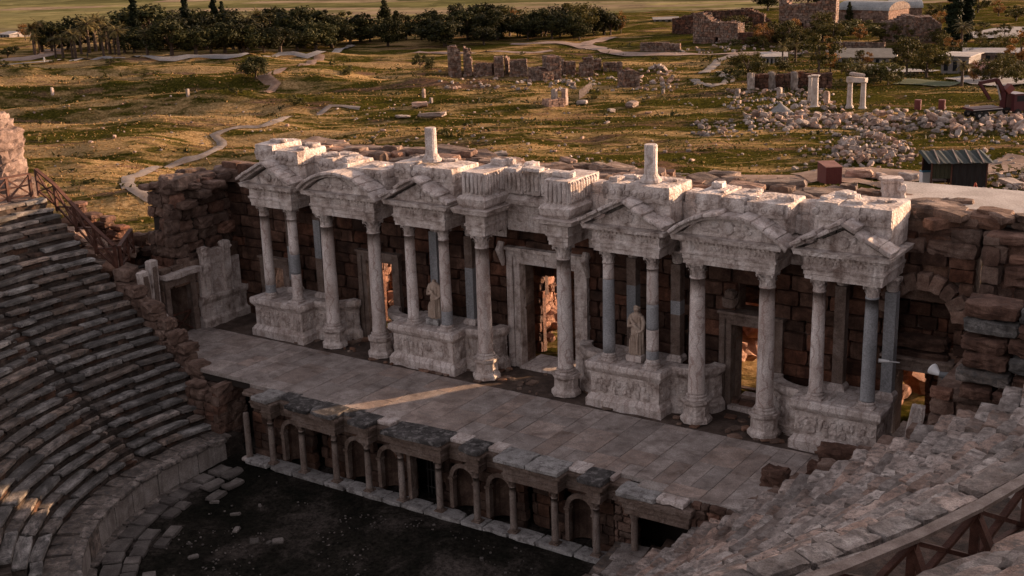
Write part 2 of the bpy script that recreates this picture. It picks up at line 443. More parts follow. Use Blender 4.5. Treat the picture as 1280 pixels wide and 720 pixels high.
# ---- seating banks
def slab_meshes(kind):
    out = []
    for k in range(9):
        mb = MB(); ln = 1.0
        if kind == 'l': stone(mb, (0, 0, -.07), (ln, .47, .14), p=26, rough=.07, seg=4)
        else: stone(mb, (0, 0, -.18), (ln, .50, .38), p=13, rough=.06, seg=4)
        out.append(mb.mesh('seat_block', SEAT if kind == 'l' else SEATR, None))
    return out
SLAB_L, SLAB_R = slab_meshes('l'), slab_meshes('r')
def seat_rows(side):
    left = side == 'l'
    stair_a = R_(189) if left else None
    steps = []
    for i in range(NROW if left else NROWR):
        r, z = (R0+DR*i, Z0+DZ*i) if left else (R0+DRR*i, -1.95+DZR*i)
        if left: a0, a1 = PI-math.asin((-5.1+8)/r), R_(234)
        else: a0, a1 = R_(-44), math.asin((-5.5+8+.25*math.sin(i*1.7)-(1.5 if i < 3 else 0))/r)
        nm = 'left' if left else 'right'
        lab = ('dark stone seat row, %s from the orchestra, in the far bank' if left else
               'pale stone seat row, %s from the orchestra, below the X-braced railing') % ORD[i]
        mid = polar(r, (a0+a1)/2, z-DZ)
        t = thing('seat_row', lab, 'seat row', mid, 0, 'seat rows of the %s bank' % ('far' if left else 'near'))
        mb = MB()
        # riser stones under the seat slabs
        a = a0
        while a < a1:
            l = rng.uniform(.5, 1.3); b_ = min(a+l/r, a1); m_ = (a+b_)/2
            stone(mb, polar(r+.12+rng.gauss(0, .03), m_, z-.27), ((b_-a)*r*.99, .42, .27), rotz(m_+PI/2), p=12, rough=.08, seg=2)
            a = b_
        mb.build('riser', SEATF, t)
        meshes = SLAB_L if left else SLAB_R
        a = a0
        while a < a1-.01:
            l = rng.uniform(.8, 2.3) if left else rng.uniform(.5, 1.5)
            if a1-a-l/r < .03: l = (a1-a)*r
            m_ = a+l/r/2
            gap_stair = left and abs(m_-stair_a) < (.45+l/2)/r
            if gap_stair:
                # stop at the stair, restart after it
                if a < stair_a-.45/r:
                    l = (stair_a-.45/r-a)*r; m_ = a+l/r/2
                    if l < .15: a = stair_a+.45/r; continue
                else:
                    a = stair_a+.45/r; continue
            a += l/r
            if rng.random() < (.05 if left else .035): continue
            o = bpy.data.objects.new('seat_block', rng.choice(meshes)); COL.objects.link(o); o.parent = t
            p = polar(r+.06+rng.gauss(0, .035), m_, z+rng.gauss(0, .022 if left else .028))-mid
            o.location = p
            o.rotation_euler = (rng.gauss(0, .03), rng.gauss(0, .018), m_+PI/2+rng.gauss(0, .02 if left else .025)+(PI if rng.random() < .5 else 0))
            o.scale = (l*.985, rng.uniform(.88, 1.08)*(1 if left else 1.03), rng.uniform(.8, 1.25))
        if left:
            for h in (0, .235):
                steps.append((r-.02+(DR/2 if h else 0), z-DZ/2+(DZ/2 if h else 0)))
    return steps
ST = seat_rows('l'); seat_rows('r')
t = thing('stairway', 'narrow radial stone stairway of half-height steps cutting through the far seat bank', 'stairway', polar(12, R_(189), -2.4))
for r, z in ST:
    mb = MB(); stone(mb, polar(r+.1, R_(189)+rng.gauss(0, .002), z-.08), (.82, .24, .17), rotz(R_(189)+PI/2), rough=.08, seg=3)
    mb.build('step', SEAT, t)
# core under the seats
def bank_core(a0, a1, name, edge):
    mb = MB()
    prof = [(10.75, -3.7), (10.75, -2.42), (R0-.25, -2.42)]
    nrow = NROW if edge == 'l' else NROWR
    for i in range(nrow):
        dr, dz, zz0 = (DR, DZ, Z0) if edge == 'l' else (DRR, DZR, -1.95)
        r, z = R0+dr*i, zz0+dz*i
        prof += [(r-.10, z-dz-.02), (r-.10, z-.26), (r+dr-.10, z-.26)]
    rt, zt = R0+dr*nrow, zz0+dz*(nrow-1)-.04
    prof += [(rt, zt), (max(24.5, rt+1.5), zt)]
    if edge == 'l': prof += [(30.5, zt-.3), (33, 0), (33, -3.7)]
    else: prof += [(max(24.5, rt+1.5), -3.7)]
    # clip against the straight end of the bank
    V = []; F = []; n = 60; k = len(prof)
    for i in range(n+1):
        s = i/n
        for r, z in prof:
            rr = max(r, 10.75)
            if edge == 'l': A0, A1 = PI-math.asin(2.75/rr), R_(236)
            else: A0, A1 = R_(-46), math.asin(2.4/rr)
            V.append(polar(r, A0+(A1-A0)*s, z))
    for i in range(n):
        for q in range(k-1): F.append((i*k+q, (i+1)*k+q, (i+1)*k+q+1, i*k+q+1))
    F.append(tuple(range(k))); F.append(tuple(n*k+q for q in range(k-1, -1, -1)))
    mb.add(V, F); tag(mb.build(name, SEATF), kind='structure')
bank_core(0, 0, 'seating_embankment', 'l'); bank_core(0, 0, 'seating_embankment', 'r')
# diazoma walkways and the first rows above
def paving_ring(name, r0, r1, z, a0, a1, mat, lmin=.5, lmax=1.2):
    mb = MB(); a = a0
    while a < a1:
        l = rng.uniform(lmin, lmax); r = (r0+r1)/2; m_ = a+l/r/2
        nsp = max(1, round((r1-r0)/.8)); w = (r1-r0)/nsp
        for q in range(nsp): stone(mb, polar(r0+w*(q+.5), m_+rng.gauss(0, .004), z-.1+rng.gauss(0, .012)), (l*.985, w*.985, .22), rotz(m_+PI/2), p=16, rough=.05, seg=2)
        a += l/r
    return tag(mb.build(name, mat), kind='structure')
paving_ring('walkway', 10.72, R0-.1, -2.36, PI-math.asin(2.3/11), R_(234), SEAT)
paving_ring('walkway', 10.72, R0-.1, -2.33, R_(-45), math.asin(1.9/11.4), SEATR)
paving_ring('upper_walkway', 22.45, 24.4, 6.52, PI-math.asin(2.9/23.5), R_(205), RUIN)
paving_ring('upper_walkway', 25.55, 27.4, 7.05, R_(-40), R_(2), SEATR)
for j in range(7):
    r, z = 27.45+.66*j, 7.55+.44*j
    mid = polar(r, R_(-30), z-.5)
    t = thing('seat_row', 'large worn seat row close behind the dark railing, %s of the upper tier' % ORD[j], 'seat row', mid, 0, 'seat rows of the upper tier')
    mb = MB(); arc_band(mb, [(r-.15, 6.6), (r-.15, z-.3), (r+.7, z-.3), (r+.7, 6.6)], R_(-42), R_(-6), 20); mb.build('riser', SEATF, t)
    a = R_(-42)
    while a < R_(-7):
        l = rng.uniform(1.2, 3.0); m_ = a+l/r/2; a += l/r
        mb = MB(); stone(mb, polar(r+.18+rng.gauss(0, .03), m_, z-.2+rng.gauss(0, .03)), (l*.985, .74, .5), eul(rng.gauss(0, .02), rng.gauss(0, .02), m_+PI/2), p=6, rough=.06, seg=5)
        mb.build('seat_block', SEATR, t)
# marble parapet round the orchestra
for nm, a0, a1, lab in (('l', PI-math.asin(1.9/10.7), R_(234), 'curved wall of upright marble slabs round the orchestra below the far seats'), ('r', R_(-30), R_(11), 'end of the orchestra wall below the near seats, beside the dark passage doorway')):
    t = thing('orchestra_wall', lab, 'wall', polar(10.7, (a0+a1)/2, -3.6))
    a = a0
    while a < a1:
        l = rng.uniform(.9, 1.7); m_ = a+l/10.7/2; a += l/10.7
        mb = MB(); stone(mb, polar(10.72, m_, -2.98), (l*.985, .22, 1.0), eul(rng.gauss(0, .012), 0, m_+PI/2), p=20, rough=.03, seg=3); mb.build('wall_slab', SEATP if rng.random() < .8 else SEAT, t)
    mb = MB(); a = a0
    while a < a1:
        l = rng.uniform(.8, 1.5); m_ = a+l/10.7/2; a += l/10.7
        stone(mb, polar(10.72, m_, -2.40), (l*.98, .42, .17), rotz(m_+PI/2), p=12, rough=.07, seg=3)
        stone(mb, polar(10.55, m_, -3.5), (l*.98, .5, .2), rotz(m_+PI/2), p=12, rough=.07, seg=2)
    mb.build('coping', SEAT, t)

# the upper tier of the cavea beyond the near side (mostly outside the picture; it shades the near seats)
mb = MB(); V = []; F = []; prof = [(31.5, 5.0), (31.6, 9.6)]+[q for k in range(14) for q in ((31.6+.75*k, 9.6+.55*(k+1)), (31.6+.75*(k+1), 9.6+.55*(k+1)))]+[(45, 17.3), (45, 0)]
for i in range(13):
    for r, z in prof: V.append(polar(r, R_(-24+34*i/12), z))
k = len(prof)
for i in range(12):
    for q in range(k-1): F.append((i*k+q, (i+1)*k+q, (i+1)*k+q+1, i*k+q+1))
F += [tuple(range(k)), tuple(12*k+q for q in range(k-1, -1, -1))]
mb.add(V, F); tag(mb.build('seating_embankment', SEATR), kind='structure')
# ---- the stage
SHAFTBR = stone_mat('brown_veined_shaft', (.14, .105, .088), (.23, .185, .16), (.31, .265, .24), 1.0, 0.0, .3, vein=(.12,.08,.065), obj_var=.12, stretch=(1,1,.5))
STAGEM = stone_mat('stage_paving', (.15, .12, .105), (.34, .295, .27), (.47, .42, .39), .9, .20, .35, hue=(1.0, .90, .84), lichen=(.24, .20, .18))
def stage():
    mb = MB(); P = [(-17.6, -5.1), (-9.9, -5.1), (-9.9, -5.4), (8.2, -5.4), (8.2, -5.9), (12.6, -5.9), (13.6, -4.5), (13.6, -.85), (-17.6, -.85)]
    prism(mb, P, (0, 0, -.17), (1, 0, 0), (0, 1, 0), (0, 0, 1), .15)
    tag(mb.build('stage_bedding', stone_mat('stage_mortar', (.20, .17, .155), (.33, .29, .265), (.44, .40, .37), 1.0, 0, .5)), kind='structure')
    mb = MB(); x = -17.6
    while x < 13.5:
        w = rng.choice([.7, .95, 1.15, 1.3, 1.3]); y = -5.1 if x < -9.9 else (-5.4 if x < 8.1 else (-5.9 if x < 12 else -4.4)); y += 0
        while y < -.9:
            l = rng.uniform(.7, 2.3); l = min(l, -.86-y)
            if l > .15:
                if rng.random() < .25 and w > 1.0: parts = [(x, w*.5), (x+w*.5, w*.5)]
                else: parts = [(x, w)]
                for xx, ww in parts: stone(mb, (xx+ww/2, y+l/2, -.055+rng.gauss(0, .005)), (ww-.022, l-.022, .11), eul(rng.gauss(0, .002), rng.gauss(0, .002), rng.gauss(0, .004)), p=60, rough=.02, seg=4)
            y += l
        x += w
    tag(mb.build('stage_floor', STAGEM), kind='structure')
    # bare earth strip between stage paving and the podia
    mb = MB(); n, k = 70, 8; V = []; F = []
    for i in range(n+1):
        for j in range(k+1):
            x = -17.6+34*i/n; y = -.86+2.8*j/k
            V.append((x, y, -.06+.07*mnoise.noise(Vector((x*1.6, y*1.6, 0)))))
    for i in range(n):
        for j in range(k): F.append((i*(k+1)+j, (i+1)*(k+1)+j, (i+1)*(k+1)+j+1, i*(k+1)+j+1))
    mb.add(V, F); tag(mb.build('earth_strip', stone_mat('stage_earth', (.04, .028, .022), (.085, .06, .048), (.15, .115, .095), 1.5, 0, .8), smooth=True), kind='structure')
    mb = MB()
    for q in range(160):
        x, y = rng.uniform(-15, 13.5), rng.uniform(-.7, 1.5); s = rng.uniform(.06, .4)
        stone(mb, (x, y, -.02), (s*1.3, s, .09), rotz(rng.random()*6), p=6, rough=.12, seg=2)
    tag(mb.build('loose_rubble', RUIN), kind='stuff')
    # fallen debris at the stage's rim
    mb = MB(); box(mb, (-17.6, -3.9, -3.6), (13.6, 2.0, -.17)); box(mb, (-17.6, -5.0, -.5), (7.9, -3.8, -.165)); tag(mb.build('stage_fill', DARK), kind='structure')
stage()
LX = [-8.3, -6.63, -4.92, -3.27, -1.65, .11, 1.78, 3.34, 5.06, 6.7]
YC, ZB, ZT = -6.0, -2.92, -.92
GROUPS = [(LX[0], LX[0]), (LX[1], LX[2]), (LX[3], LX[3]), (LX[4], LX[5]), (LX[6], LX[6]), (LX[7], LX[8]), (LX[9], LX[9])]
ARCH_X = [(LX[a]+LX[a+1])/2 for a in (0, 2, 3, 5, 6, 8)]
RECT_X = [(LX[1]+LX[2])/2, (LX[7]+LX[8])/2]
DX = (LX[4]+LX[5])/2
WY = -5.62   # wall face
def stage_front():
    t = thing('stage_front_wall', 'low stage front with arched niches and a columned entablature facing the dark orchestra', 'stage wall', (-.8, WY, -3.1))
    X0 = -9.75; L = 16.9; zs = -1.62
    openings = [(DX-.62-X0, DX+.62-X0, -3.0, -1.02)]+[(x-.62-X0, x+.62-X0, -2.85, -1.0) for x in RECT_X]
    op2 = [(x-.46-X0, x+.46-X0, -2.85, zs) for x in ARCH_X]
    arches = [(x-X0, zs, .46) for x in ARCH_X]
    mb = MB(); ashlar(mb, (X0, WY), (1, 0), (0, -1), L, -3.05, lambda u: -.85, .36, .7, .3, openings+op2, arches, rough=.06, seg=2)
    mb.build('wall', BROWN_M, t)
    for x in ARCH_X:
        mb = MB(); n = 9
        for k in range(n):
            a0, a1 = PI*k/n, PI*(k+1)/n; q = []
            for rr in (.45, .62):
                for a in ((a0, a1) if rr < .5 else (a1, a0)): q.append((x+rr*math.cos(a), zs+rr*math.sin(a)))
            prism(mb, q, (0, WY-.05+rng.gauss(0, .008), 0), (1, 0, 0), (0, 0, 1), (0, 1, 0), .22)
        for sx in (-1, 1):
            stone(mb, (x+sx*.535, WY+.05, -2.3), (.17, .26, 1.2), rough=.03, seg=2); stone(mb, (x+sx*.535, WY+.03, zs-.05), (.22, .32, .10), rough=.03, seg=2)
        f = mb.build('arch', CARVBR, t)
        mb = MB(); V = []; F = []                                  # curved niche back
        for k in range(9):
            a = PI*k/8
            for z in (-2.95, -1.7, -1.4, -1.1): V.append((x-.5*math.cos(a), WY+.2+.4*math.sin(a), z))
        for k in range(8):
            for q in range(3): F.append((k*4+q, (k+1)*4+q, (k+1)*4+q+1, k*4+q+1))
        mb.add(V, F); mb.build('niche', BROWN_M, t)
    for x in RECT_X:
        mb = MB(); ashlar(mb, (x-.65, WY+.5), (1, 0), (0, -1), 1.3, -3.0, lambda u: -.95, .4, .7, .2, rough=.05); mb.build('recess', BROWN_M, t)
    g = MB()
    for k in range(7): bar(g, (DX-.5+k*.165, WY+.7, -2.98), (DX-.5+k*.165, WY+.7, -1.25), .03)
    for z in (-2.7, -2.0, -1.4): bar(g, (DX-.57, WY+.7, z), (DX+.58, WY+.7, z), .035)
    g.build('gate', plain_mat('dark_iron', (.03, .028, .027), .6), t)
    mb = MB()
    for sx in (-1, 1): stone(mb, (DX+sx*.66, WY-.02, -2.0), (.18, .4, 1.95), rough=.02, seg=3)
    mb.build('door_frame', CARVBR, t)
    # zigzag entablature over single columns and pairs
    YF = YC-.17
    plan = [(X0+.05, WY+.3), (X0+.05, WY-.02)]
    for a, b in GROUPS: plan += [(a-.24, WY-.02), (a-.24, YF), (b+.24, YF), (b+.24, WY-.02)]
    plan += [(7.55, WY-.02), (7.55, WY+.3)]
    prof = [(0, -.92), (0, -.82), (.02, -.82), (.02, -.72), (.05, -.70), (.06, -.65), (.01, -.63), (.01, -.44), (.07, -.42), (.09, -.37), (.20, -.34), (.22, -.24), (.17, -.20), (.17, -.15), (-.3, -.15), (-.3, -.92)]
    pl2 = [plan[0]]
    for a, b in zip(plan[:-1], plan[1:]): pl2 += subdiv(a, b, .5)[1:]+[np.array(b)]
    mb = MB(); sweep(mb, pl2, prof, jit=.008); mb.build('entablature', CARVBR, t)
    mb = MB(); x = X0+.2
    while x < 7.4:      # dentils under the cornice of the recessed runs and the projections
        pr = any(a-.24 < x < b+.24 for a, b in GROUPS); box(mb, (x, (YF if pr else WY-.02)-.09, -.43), (x+.07, (YF if pr else WY-.02)+.02, -.365)); x += .14
    mb.build('dentils', CARVBR, t)
    for (a, b) in GROUPS:
        mb = MB(); box(mb, (a-.21, YF+.03, -.91), (b+.21, WY+.3, -.17)); mb.build('soffit_block', CARVBR, t)
    for gi, (a, b) in enumerate(GROUPS):
        mb = MB(); w = b-a+.92; yc = (YF+WY)/2-.06
        if gi in (1, 5):
            for q in (-1, 1): stone(mb, ((a+b)/2+q*w/4, yc, -.06+rng.gauss(0, .015)), (w/2*.99, 1.12, .16), eul(rng.gauss(0, .02), 0, rng.gauss(0, .02)), p=22, rough=.06, seg=6)
        else: stone(mb, ((a+b)/2, yc, -.06), (w, 1.12 if gi != 3 else 1.25, .17), eul(rng.gauss(0, .02), 0, rng.gauss(0, .03)), p=20, rough=.07, seg=7)
        mb.build('cornice_slab', (DARKST, PALEST)[gi in (0, 5)], t)
        nx = GROUPS[gi+1][0] if gi+1 < len(GROUPS) else 7.6
        mb = MB(); stone(mb, ((b+nx)/2, WY+.08, -.065), (max(.3, nx-b-.94), .66, .14), rotz(rng.gauss(0, .02)), p=20, rough=.06, seg=5)
        mb.build('cornice_slab', rng.choice([DARKST, DARKST, MARBLE]), t)
    mb = MB(); x = X0+.1
    while x < 7.3:
        l = rng.uniform(.9, 1.7); stone(mb, (x+l/2, YC+.04, -3.0), (l*.99, .74, .18), rotz(rng.gauss(0, .01)), p=16, rough=.05, seg=3); x += l
    mb.build('plinth', PALEST, t)
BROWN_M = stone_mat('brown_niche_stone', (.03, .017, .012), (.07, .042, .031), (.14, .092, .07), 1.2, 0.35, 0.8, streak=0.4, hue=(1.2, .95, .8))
CARVBR = stone_mat('brown_carved_marble', (.11, .075, .058), (.19, .14, .115), (.28, .225, .195), 1.2, .12, .7, streak=.5, carve=.4)
PALEST = stone_mat('pale_grey_slab', (.20, .19, .18), (.33, .32, .31), (.45, .44, .43), 1.0, .15, .5, lichen=(.11, .10, .095))
stage_front()

# ---- columns
def cap_mesh(mb, r, h, c=(0, 0, 0)):
    x0, y0, z0 = c
    lathe(mb, [(r*.86, 0), (r*.86, h*.08), (r*.98, h*.10), (r*.98, h*.14), (r*.84, h*.17), (r*.86, h*.6), (r*1.05, h*.84), (r*1.15, h*.86)], 20, c)
    for tier, (zb, zt, out, k0) in enumerate(((.15, .5, .34, 0), (.3, .78, .50, .5))):
        for k in range(8):
            a = 2*PI*(k+k0)/8; V = []; F = []
            ca, sa = math.cos(a), math.sin(a)
            for s_, (f, o, w) in enumerate(((0, .02, .30), (.45, .06, .36), (.8, .16, .28), (1.0, out, .17), (.92, out+.05, .06))):
                rr = r*(.88+o); z = h*(zb+(zt-zb)*f)
                for sgn in (-1, 0, 1):
                    rr2 = rr+(r*.05 if sgn == 0 else 0)
                    V.append((x0+rr2*ca-sgn*w*r*sa, y0+rr2*sa+sgn*w*r*ca, z0+z))
            for s_ in range(4):
                for q in range(2): F.append((s_*3+q, s_*3+q+1, (s_+1)*3+q+1, (s_+1)*3+q))
            mb.add(V, F)
    pl = []
    for k in range(4):
        a = PI/4+k*PI/2
        pl += [(1.58*r*math.cos(a-.09), 1.58*r*math.sin(a-.09)), (1.58*r*math.cos(a+.09), 1.58*r*math.sin(a+.09)), (1.14*r*math.cos(a+PI/4), 1.14*r*math.sin(a+PI/4))]
    prism(mb, pl, (x0, y0, z0+h*.87), (1, 0, 0), (0, 1, 0), (0, 0, 1), h*.13)
    for k in range(4):
        a = PI/4+k*PI/2
        tube(mb, [(x0+r*1.0*math.cos(a), y0+r*1.0*math.sin(a), z0+h*.6), (x0+r*1.3*math.cos(a), y0+r*1.3*math.sin(a), z0+h*.82), (x0+r*1.48*math.cos(a), y0+r*1.48*math.sin(a), z0+h*.8), (x0+r*1.46*math.cos(a), y0+r*1.46*math.sin(a), z0+h*.66)], [r*.1, r*.15, r*.17, r*.08], 6)
def attic_base(mb, r, h, c):
    lathe(mb, [(r*1.38, 0), (r*1.42, h*.08), (r*1.42, h*.24), (r*1.34, h*.34), (r*1.14, h*.40), (r*1.12, h*.55), (r*1.22, h*.62), (r*1.25, h*.74), (r*1.2, h*.84), (r*1.06, h*.88), (r*1.04, h)], 22, c)
def column(name, label, group, x, y, z0, z1, r, ped=0.0, bands=(), caph=.5, mat=None, capmat=None, cat='column', lean=0.0, square=False):
    t = thing(name, label, cat, (x, y, z0), 0, group)
    z = 0.0
    if ped:
        mb = MB()
        lathe(mb, [(r*1.95, 0), (r*1.95, ped*.16), (r*1.75, ped*.24), (r*1.58, ped*.3), (r*1.56, ped*.76), (r*1.7, ped*.82), (r*1.84, ped*.88), (r*1.84, ped)], 8, (0, 0, 0), a0=PI/8)
        mb.build('pedestal', CARVED, t, world=False); z = ped
    bh = .22 if r > .2 else .13
    mb = MB(); attic_base(mb, r, bh, (0, 0, z))
    if not ped: stone(mb, (0, 0, z+.02), (r*2.9, r*2.9, .08), p=20, rough=.01, seg=2)
    mb.build('base', capmat or MARBLE, t, world=False, smooth=False)
    zs, ze = z+bh, z1-z0-caph
    L = ze-zs; n = 22
    def shaft(f0, f1):
        mb = MB(); pr = []; K = 7
        for k in range(K+1):
            f = f0+(f1-f0)*k/K; rr = r*(1-.13*f**1.6)
            pr.append((rr, zs+L*f))
        if f0 == 0: pr = [(r*1.07, zs), (r*1.03, zs+.05)]+pr[1:]
        if f1 == 1: pr = pr+[(r*.95, ze-.05), (r*.95, ze+.02)]
        lathe(mb, pr, n, jit=.006); return mb
    cuts = [0]+[v for b in bands for v in b[:2] if 0 < v < 1]+[1]; cuts = sorted(set(cuts))
    for a, b in zip(cuts[:-1], cuts[1:]):
        grey = any(q[0] <= a and b <= q[1] for q in bands)
        o = shaft(a, b).build('repair_drum' if (grey and len(cuts) > 2) else 'shaft', GREYM if grey else (mat or SHAFT), t, world=False, smooth=True)
    mb = MB(); cap_mesh(mb, r*.92, caph, (0, 0, ze)); mb.build('capital', capmat or CARVED, t, world=False)
    return t
side = ['far end of the facade, left of its doorway', 'left side door, on its right', 'central doorway, on its left', 'central doorway, on its right', 'right side door, on its left', 'right side door, on its right']
TX = [-10.07, -7.45, -1.89, 1.89, 7.45, 10.07]
TL = ['tall pale column on an octagonal pedestal left of the facade door nearest the far end', 'tall pale column on an octagonal pedestal right of the facade door nearest the far end',
      'tall pale column on an octagonal pedestal left of the tall central doorway', 'tall pale column on an octagonal pedestal right of the tall central doorway, half hiding it',
      'tall pale column on an octagonal pedestal left of the broken door with daylight behind', 'tall pale column on an octagonal pedestal right of the broken door with daylight behind']
for x, l in zip(TX, TL): column('tall_column', l, 'tall columns before the facade', x, 0, 0, 6.0, .30, ped=.85, caph=.56)
PX = [-13.77, -12.11, -5.53, -3.78, 3.83, 5.66, 11.91, 13.69]
PB = [[(0, .10)], [(.30, .55)], [], [(0, .16)], [(.02, .82)], [(.03, .12), (.35, .62)], [], [(0, 1)]]
PL_ = ['podium column with a thin grey ring at its foot, on the podium at the far end', 'podium column with a blue-grey repair halfway up, on the podium at the far end',
       'plain podium column left of the headless statue', 'podium column with a grey foot, right of the headless statue',
       'podium column with a long grey lower shaft, left of the robed statue with a head', 'podium column with two grey repairs, right of the robed statue with a head',
       'plain veined podium column beside a wholly grey one at the near end', 'wholly blue-grey podium column at the near end of the facade']
for x, l, b in zip(PX, PL_, PB): column('podium_column', l, 'columns standing on the podia', x, 0, 1.74, 6.0, .235, bands=b, caph=.46)
# rear square piers behind the podium columns
RP = [(-13.3, [(.1, .55)], 'brown square pier with a blue-grey panel behind the ringed podium column'), (-11.6, [(.45, .95)], 'square pier, grey in its upper half, behind the column with the mid repair'),
      (-5.1, [(0, 1)], 'wholly grey square pier behind the headless statue'), (-3.3, [(0, .62)], 'square pier with grey lower half right of the headless statue'),
      (4.25, [(.25, .7)], 'square pier behind the robed statue on its left'), (6.1, [(.45, .6)], 'square pier behind the robed statue on its right'),
      (12.3, [], 'plain stone square pier behind the plain veined column at the near end'), (14.0, [(0, 1)], 'grey square pier behind the wholly grey column')]
for x, bands, l in RP:
    t = thing('square_pier', l, 'pier', (x, 1.15, 1.74), 0, 'piers behind the podium columns')
    mb = MB(); sweep(mb, [(-.2, .2), (-.2, -.2), (.2, -.2), (.2, .2)], [(.1, 0), (.1, .14), (.03, .22), (0, .24)], closed=False); box(mb, (-.19, -.19, 0), (.19, .19, .24)); mb.build('base', MARBLE, t, world=False)
    cuts = sorted({0, 1, *[v for b in bands for v in b]})
    for a, b in zip(cuts[:-1], cuts[1:]):
        gr = any(q[0] <= a and b <= q[1] for q in bands)
        mb = MB(); box(mb, (-.19, -.19, .24+3.5*a), (.19, .19, .24+3.5*b)); mb.build('repair_drum' if gr and len(cuts) > 2 else 'shaft', GREYM if gr else CARVBR, t, world=False)
    mb = MB(); cap_mesh(mb, .21, .48, (0, 0, 3.76)); mb.build('capital', CARVED, t, world=False)
# the small columns along the stage front
LL = ['leftmost full', 'second', 'third', 'fourth', 'fifth', 'sixth', 'seventh', 'eighth', 'ninth', 'rightmost full']
for i, x in enumerate(LX):
    column('small_column', 'small brown column before the low stage front, %s of the ten counting from the dark corner gap' % ['first', 'second', 'third', 'fourth', 'fifth', 'sixth', 'seventh', 'eighth', 'ninth', 'tenth'][i],
           'small columns of the stage front', x, YC, ZB, ZT, .125, caph=.25, mat=SHAFTBR, capmat=CARVBR)
# ---- podia with relief panels
PROF_POD = [(.20, -.15), (.20, .26), (.16, .30), (.13, .36), (.07, .42), (.04, .46), (.04, 1.28), (.06, 1.32), (.13, 1.40), (.17, 1.46), (.20, 1.52), (.20, 1.70), (.16, 1.74), (-.28, 1.74), (-.28, -.15)]
def relief(mb, P0, ux, un, L, zc, h):
    """a frieze of carved figures standing out of the panel"""
    u = .16
    while u < L-.12:
        p = np.array([P0[0]+ux[0]*u, P0[1]+ux[1]*u, zc]); n3 = np.array([un[0], un[1], 0]); u3 = np.array([ux[0], ux[1], 0])
        hh = h*rng.uniform(.8, 1.0); ln = rng.gauss(0, .08)
        Rm = np.stack([u3, n3, np.array([0, 0, 1.0])], 1)
        for dz, w, hz, dx in ((.34, .11, .16, ln*1.2), (.1, .18, .38, ln*.4), (-.26, .22, .5, -ln)):
            stone(mb, p+u3*(dx+rng.gauss(0, .015))+np.array([0, 0, dz*hh])-n3*.005, (w*rng.uniform(.8, 1.2), .11, hz*hh), Rm, p=3, rough=.1, seg=3)
        for q in range(2):
            stone(mb, p+u3*rng.uniform(-.14, .14)+np.array([0, 0, rng.uniform(-.2, .2)*hh]), (.05, .08, .26*hh), Rm @ eul(0, rng.gauss(0, .9), 0), p=3, rough=.1, seg=2)
        u += rng.uniform(.2, .29)
def podium(label, x0, x1, wingl, wingr):
    t = thing('column_podium', label, 'podium', ((x0+x1)/2, .3, 0), 0, 'carved podia of the facade')
    y0 = -.38
    plan = [(x0, .55), (x0, y0), (x1, y0), (x1, .55)]
    mb = MB(); sweep(mb, plan, [(o, z) for o, z in PROF_POD if z <= .47][:6]+[(-.28, .42), (-.28, -.15)], jit=.006); mb.build('base_moulding', MARBLE, t)
    mb = MB(); sweep(mb, plan, [(.04, .42), (.04, 1.30), (-.28, 1.30), (-.28, .42)]); box(mb, (x0+.05, y0+.05, -.1), (x1-.05, 1.7, 1.70)); mb.build('core', CARVED, t)
    mb = MB(); relief(mb, (x0+.02, y0-.04), (1, 0), (0, -1), x1-x0-.04, .87, .78)
    relief(mb, (x1+.04, y0+.05), (0, 1), (1, 0), .85, .87, .78)
    mb.build('relief_figures', CARVED, t)
    mb = MB(); pl2 = [plan[0]]+[plan[1]]+subdiv(plan[1], plan[2], .45)[1:]+[plan[2]]+[plan[3]]
    sweep(mb, pl2, [(.04, 1.30)]+[(o, z) for o, z in PROF_POD if 1.3 < z][:6]+[(-.28, 1.74), (-.28, 1.30)], jit=.012)
    mb.build('cornice', MARBLE, t)
    mb = MB(); x = x0-.1
    while x < x1+.1:
        l = min(rng.uniform(.6, 1.2), x1+.15-x)
        if l < .1: break
        stone(mb, (x+l/2, .62, 1.67), (l*.99, 2.0, .16), p=20, rough=.05, seg=3); x += l
    mb.build('top_slab', MARBLE, t)
    for w in (wingl, wingr):
        if not w: continue
        sx, ex = w; n = 12; pts = []
        for k in range(n+1):      # concave quarter from the podium flank to the door jamb
            a = PI/2*k/n
            pts.append((sx+(ex-sx)*math.sin(a), .50+1.05*(1-math.cos(a))))
        if ex < sx: pts = pts[::-1]
        mb = MB(); sweep(mb, pts, [(o, z) for o, z in PROF_POD], jit=.005)
        for k in range(0, n-1, 2):
            pa, pb = np.array(pts[k]), np.array(pts[k+2]); d = pb-pa; L = np.linalg.norm(d); d /= L; nn = np.array([d[1], -d[0]])
            relief(mb, pa+nn*.04, d, nn, L+.1, .87, .76)
        mb.build('curved_wing', CARVED, t)
podium('carved podium at the far end with columns but no statue', -14.4, -11.65, None, (-11.65, -9.95))
podium('carved podium carrying the headless statue', -6.3, -3.3, (-6.3, -7.75), (-3.3, -1.95))
podium('carved podium carrying the robed statue with a head', 3.3, 6.1, (3.3, 1.95), (6.1, 7.7))
podium('carved podium at the near end under the grey column', 11.4, 14.15, (11.4, 9.85), None)

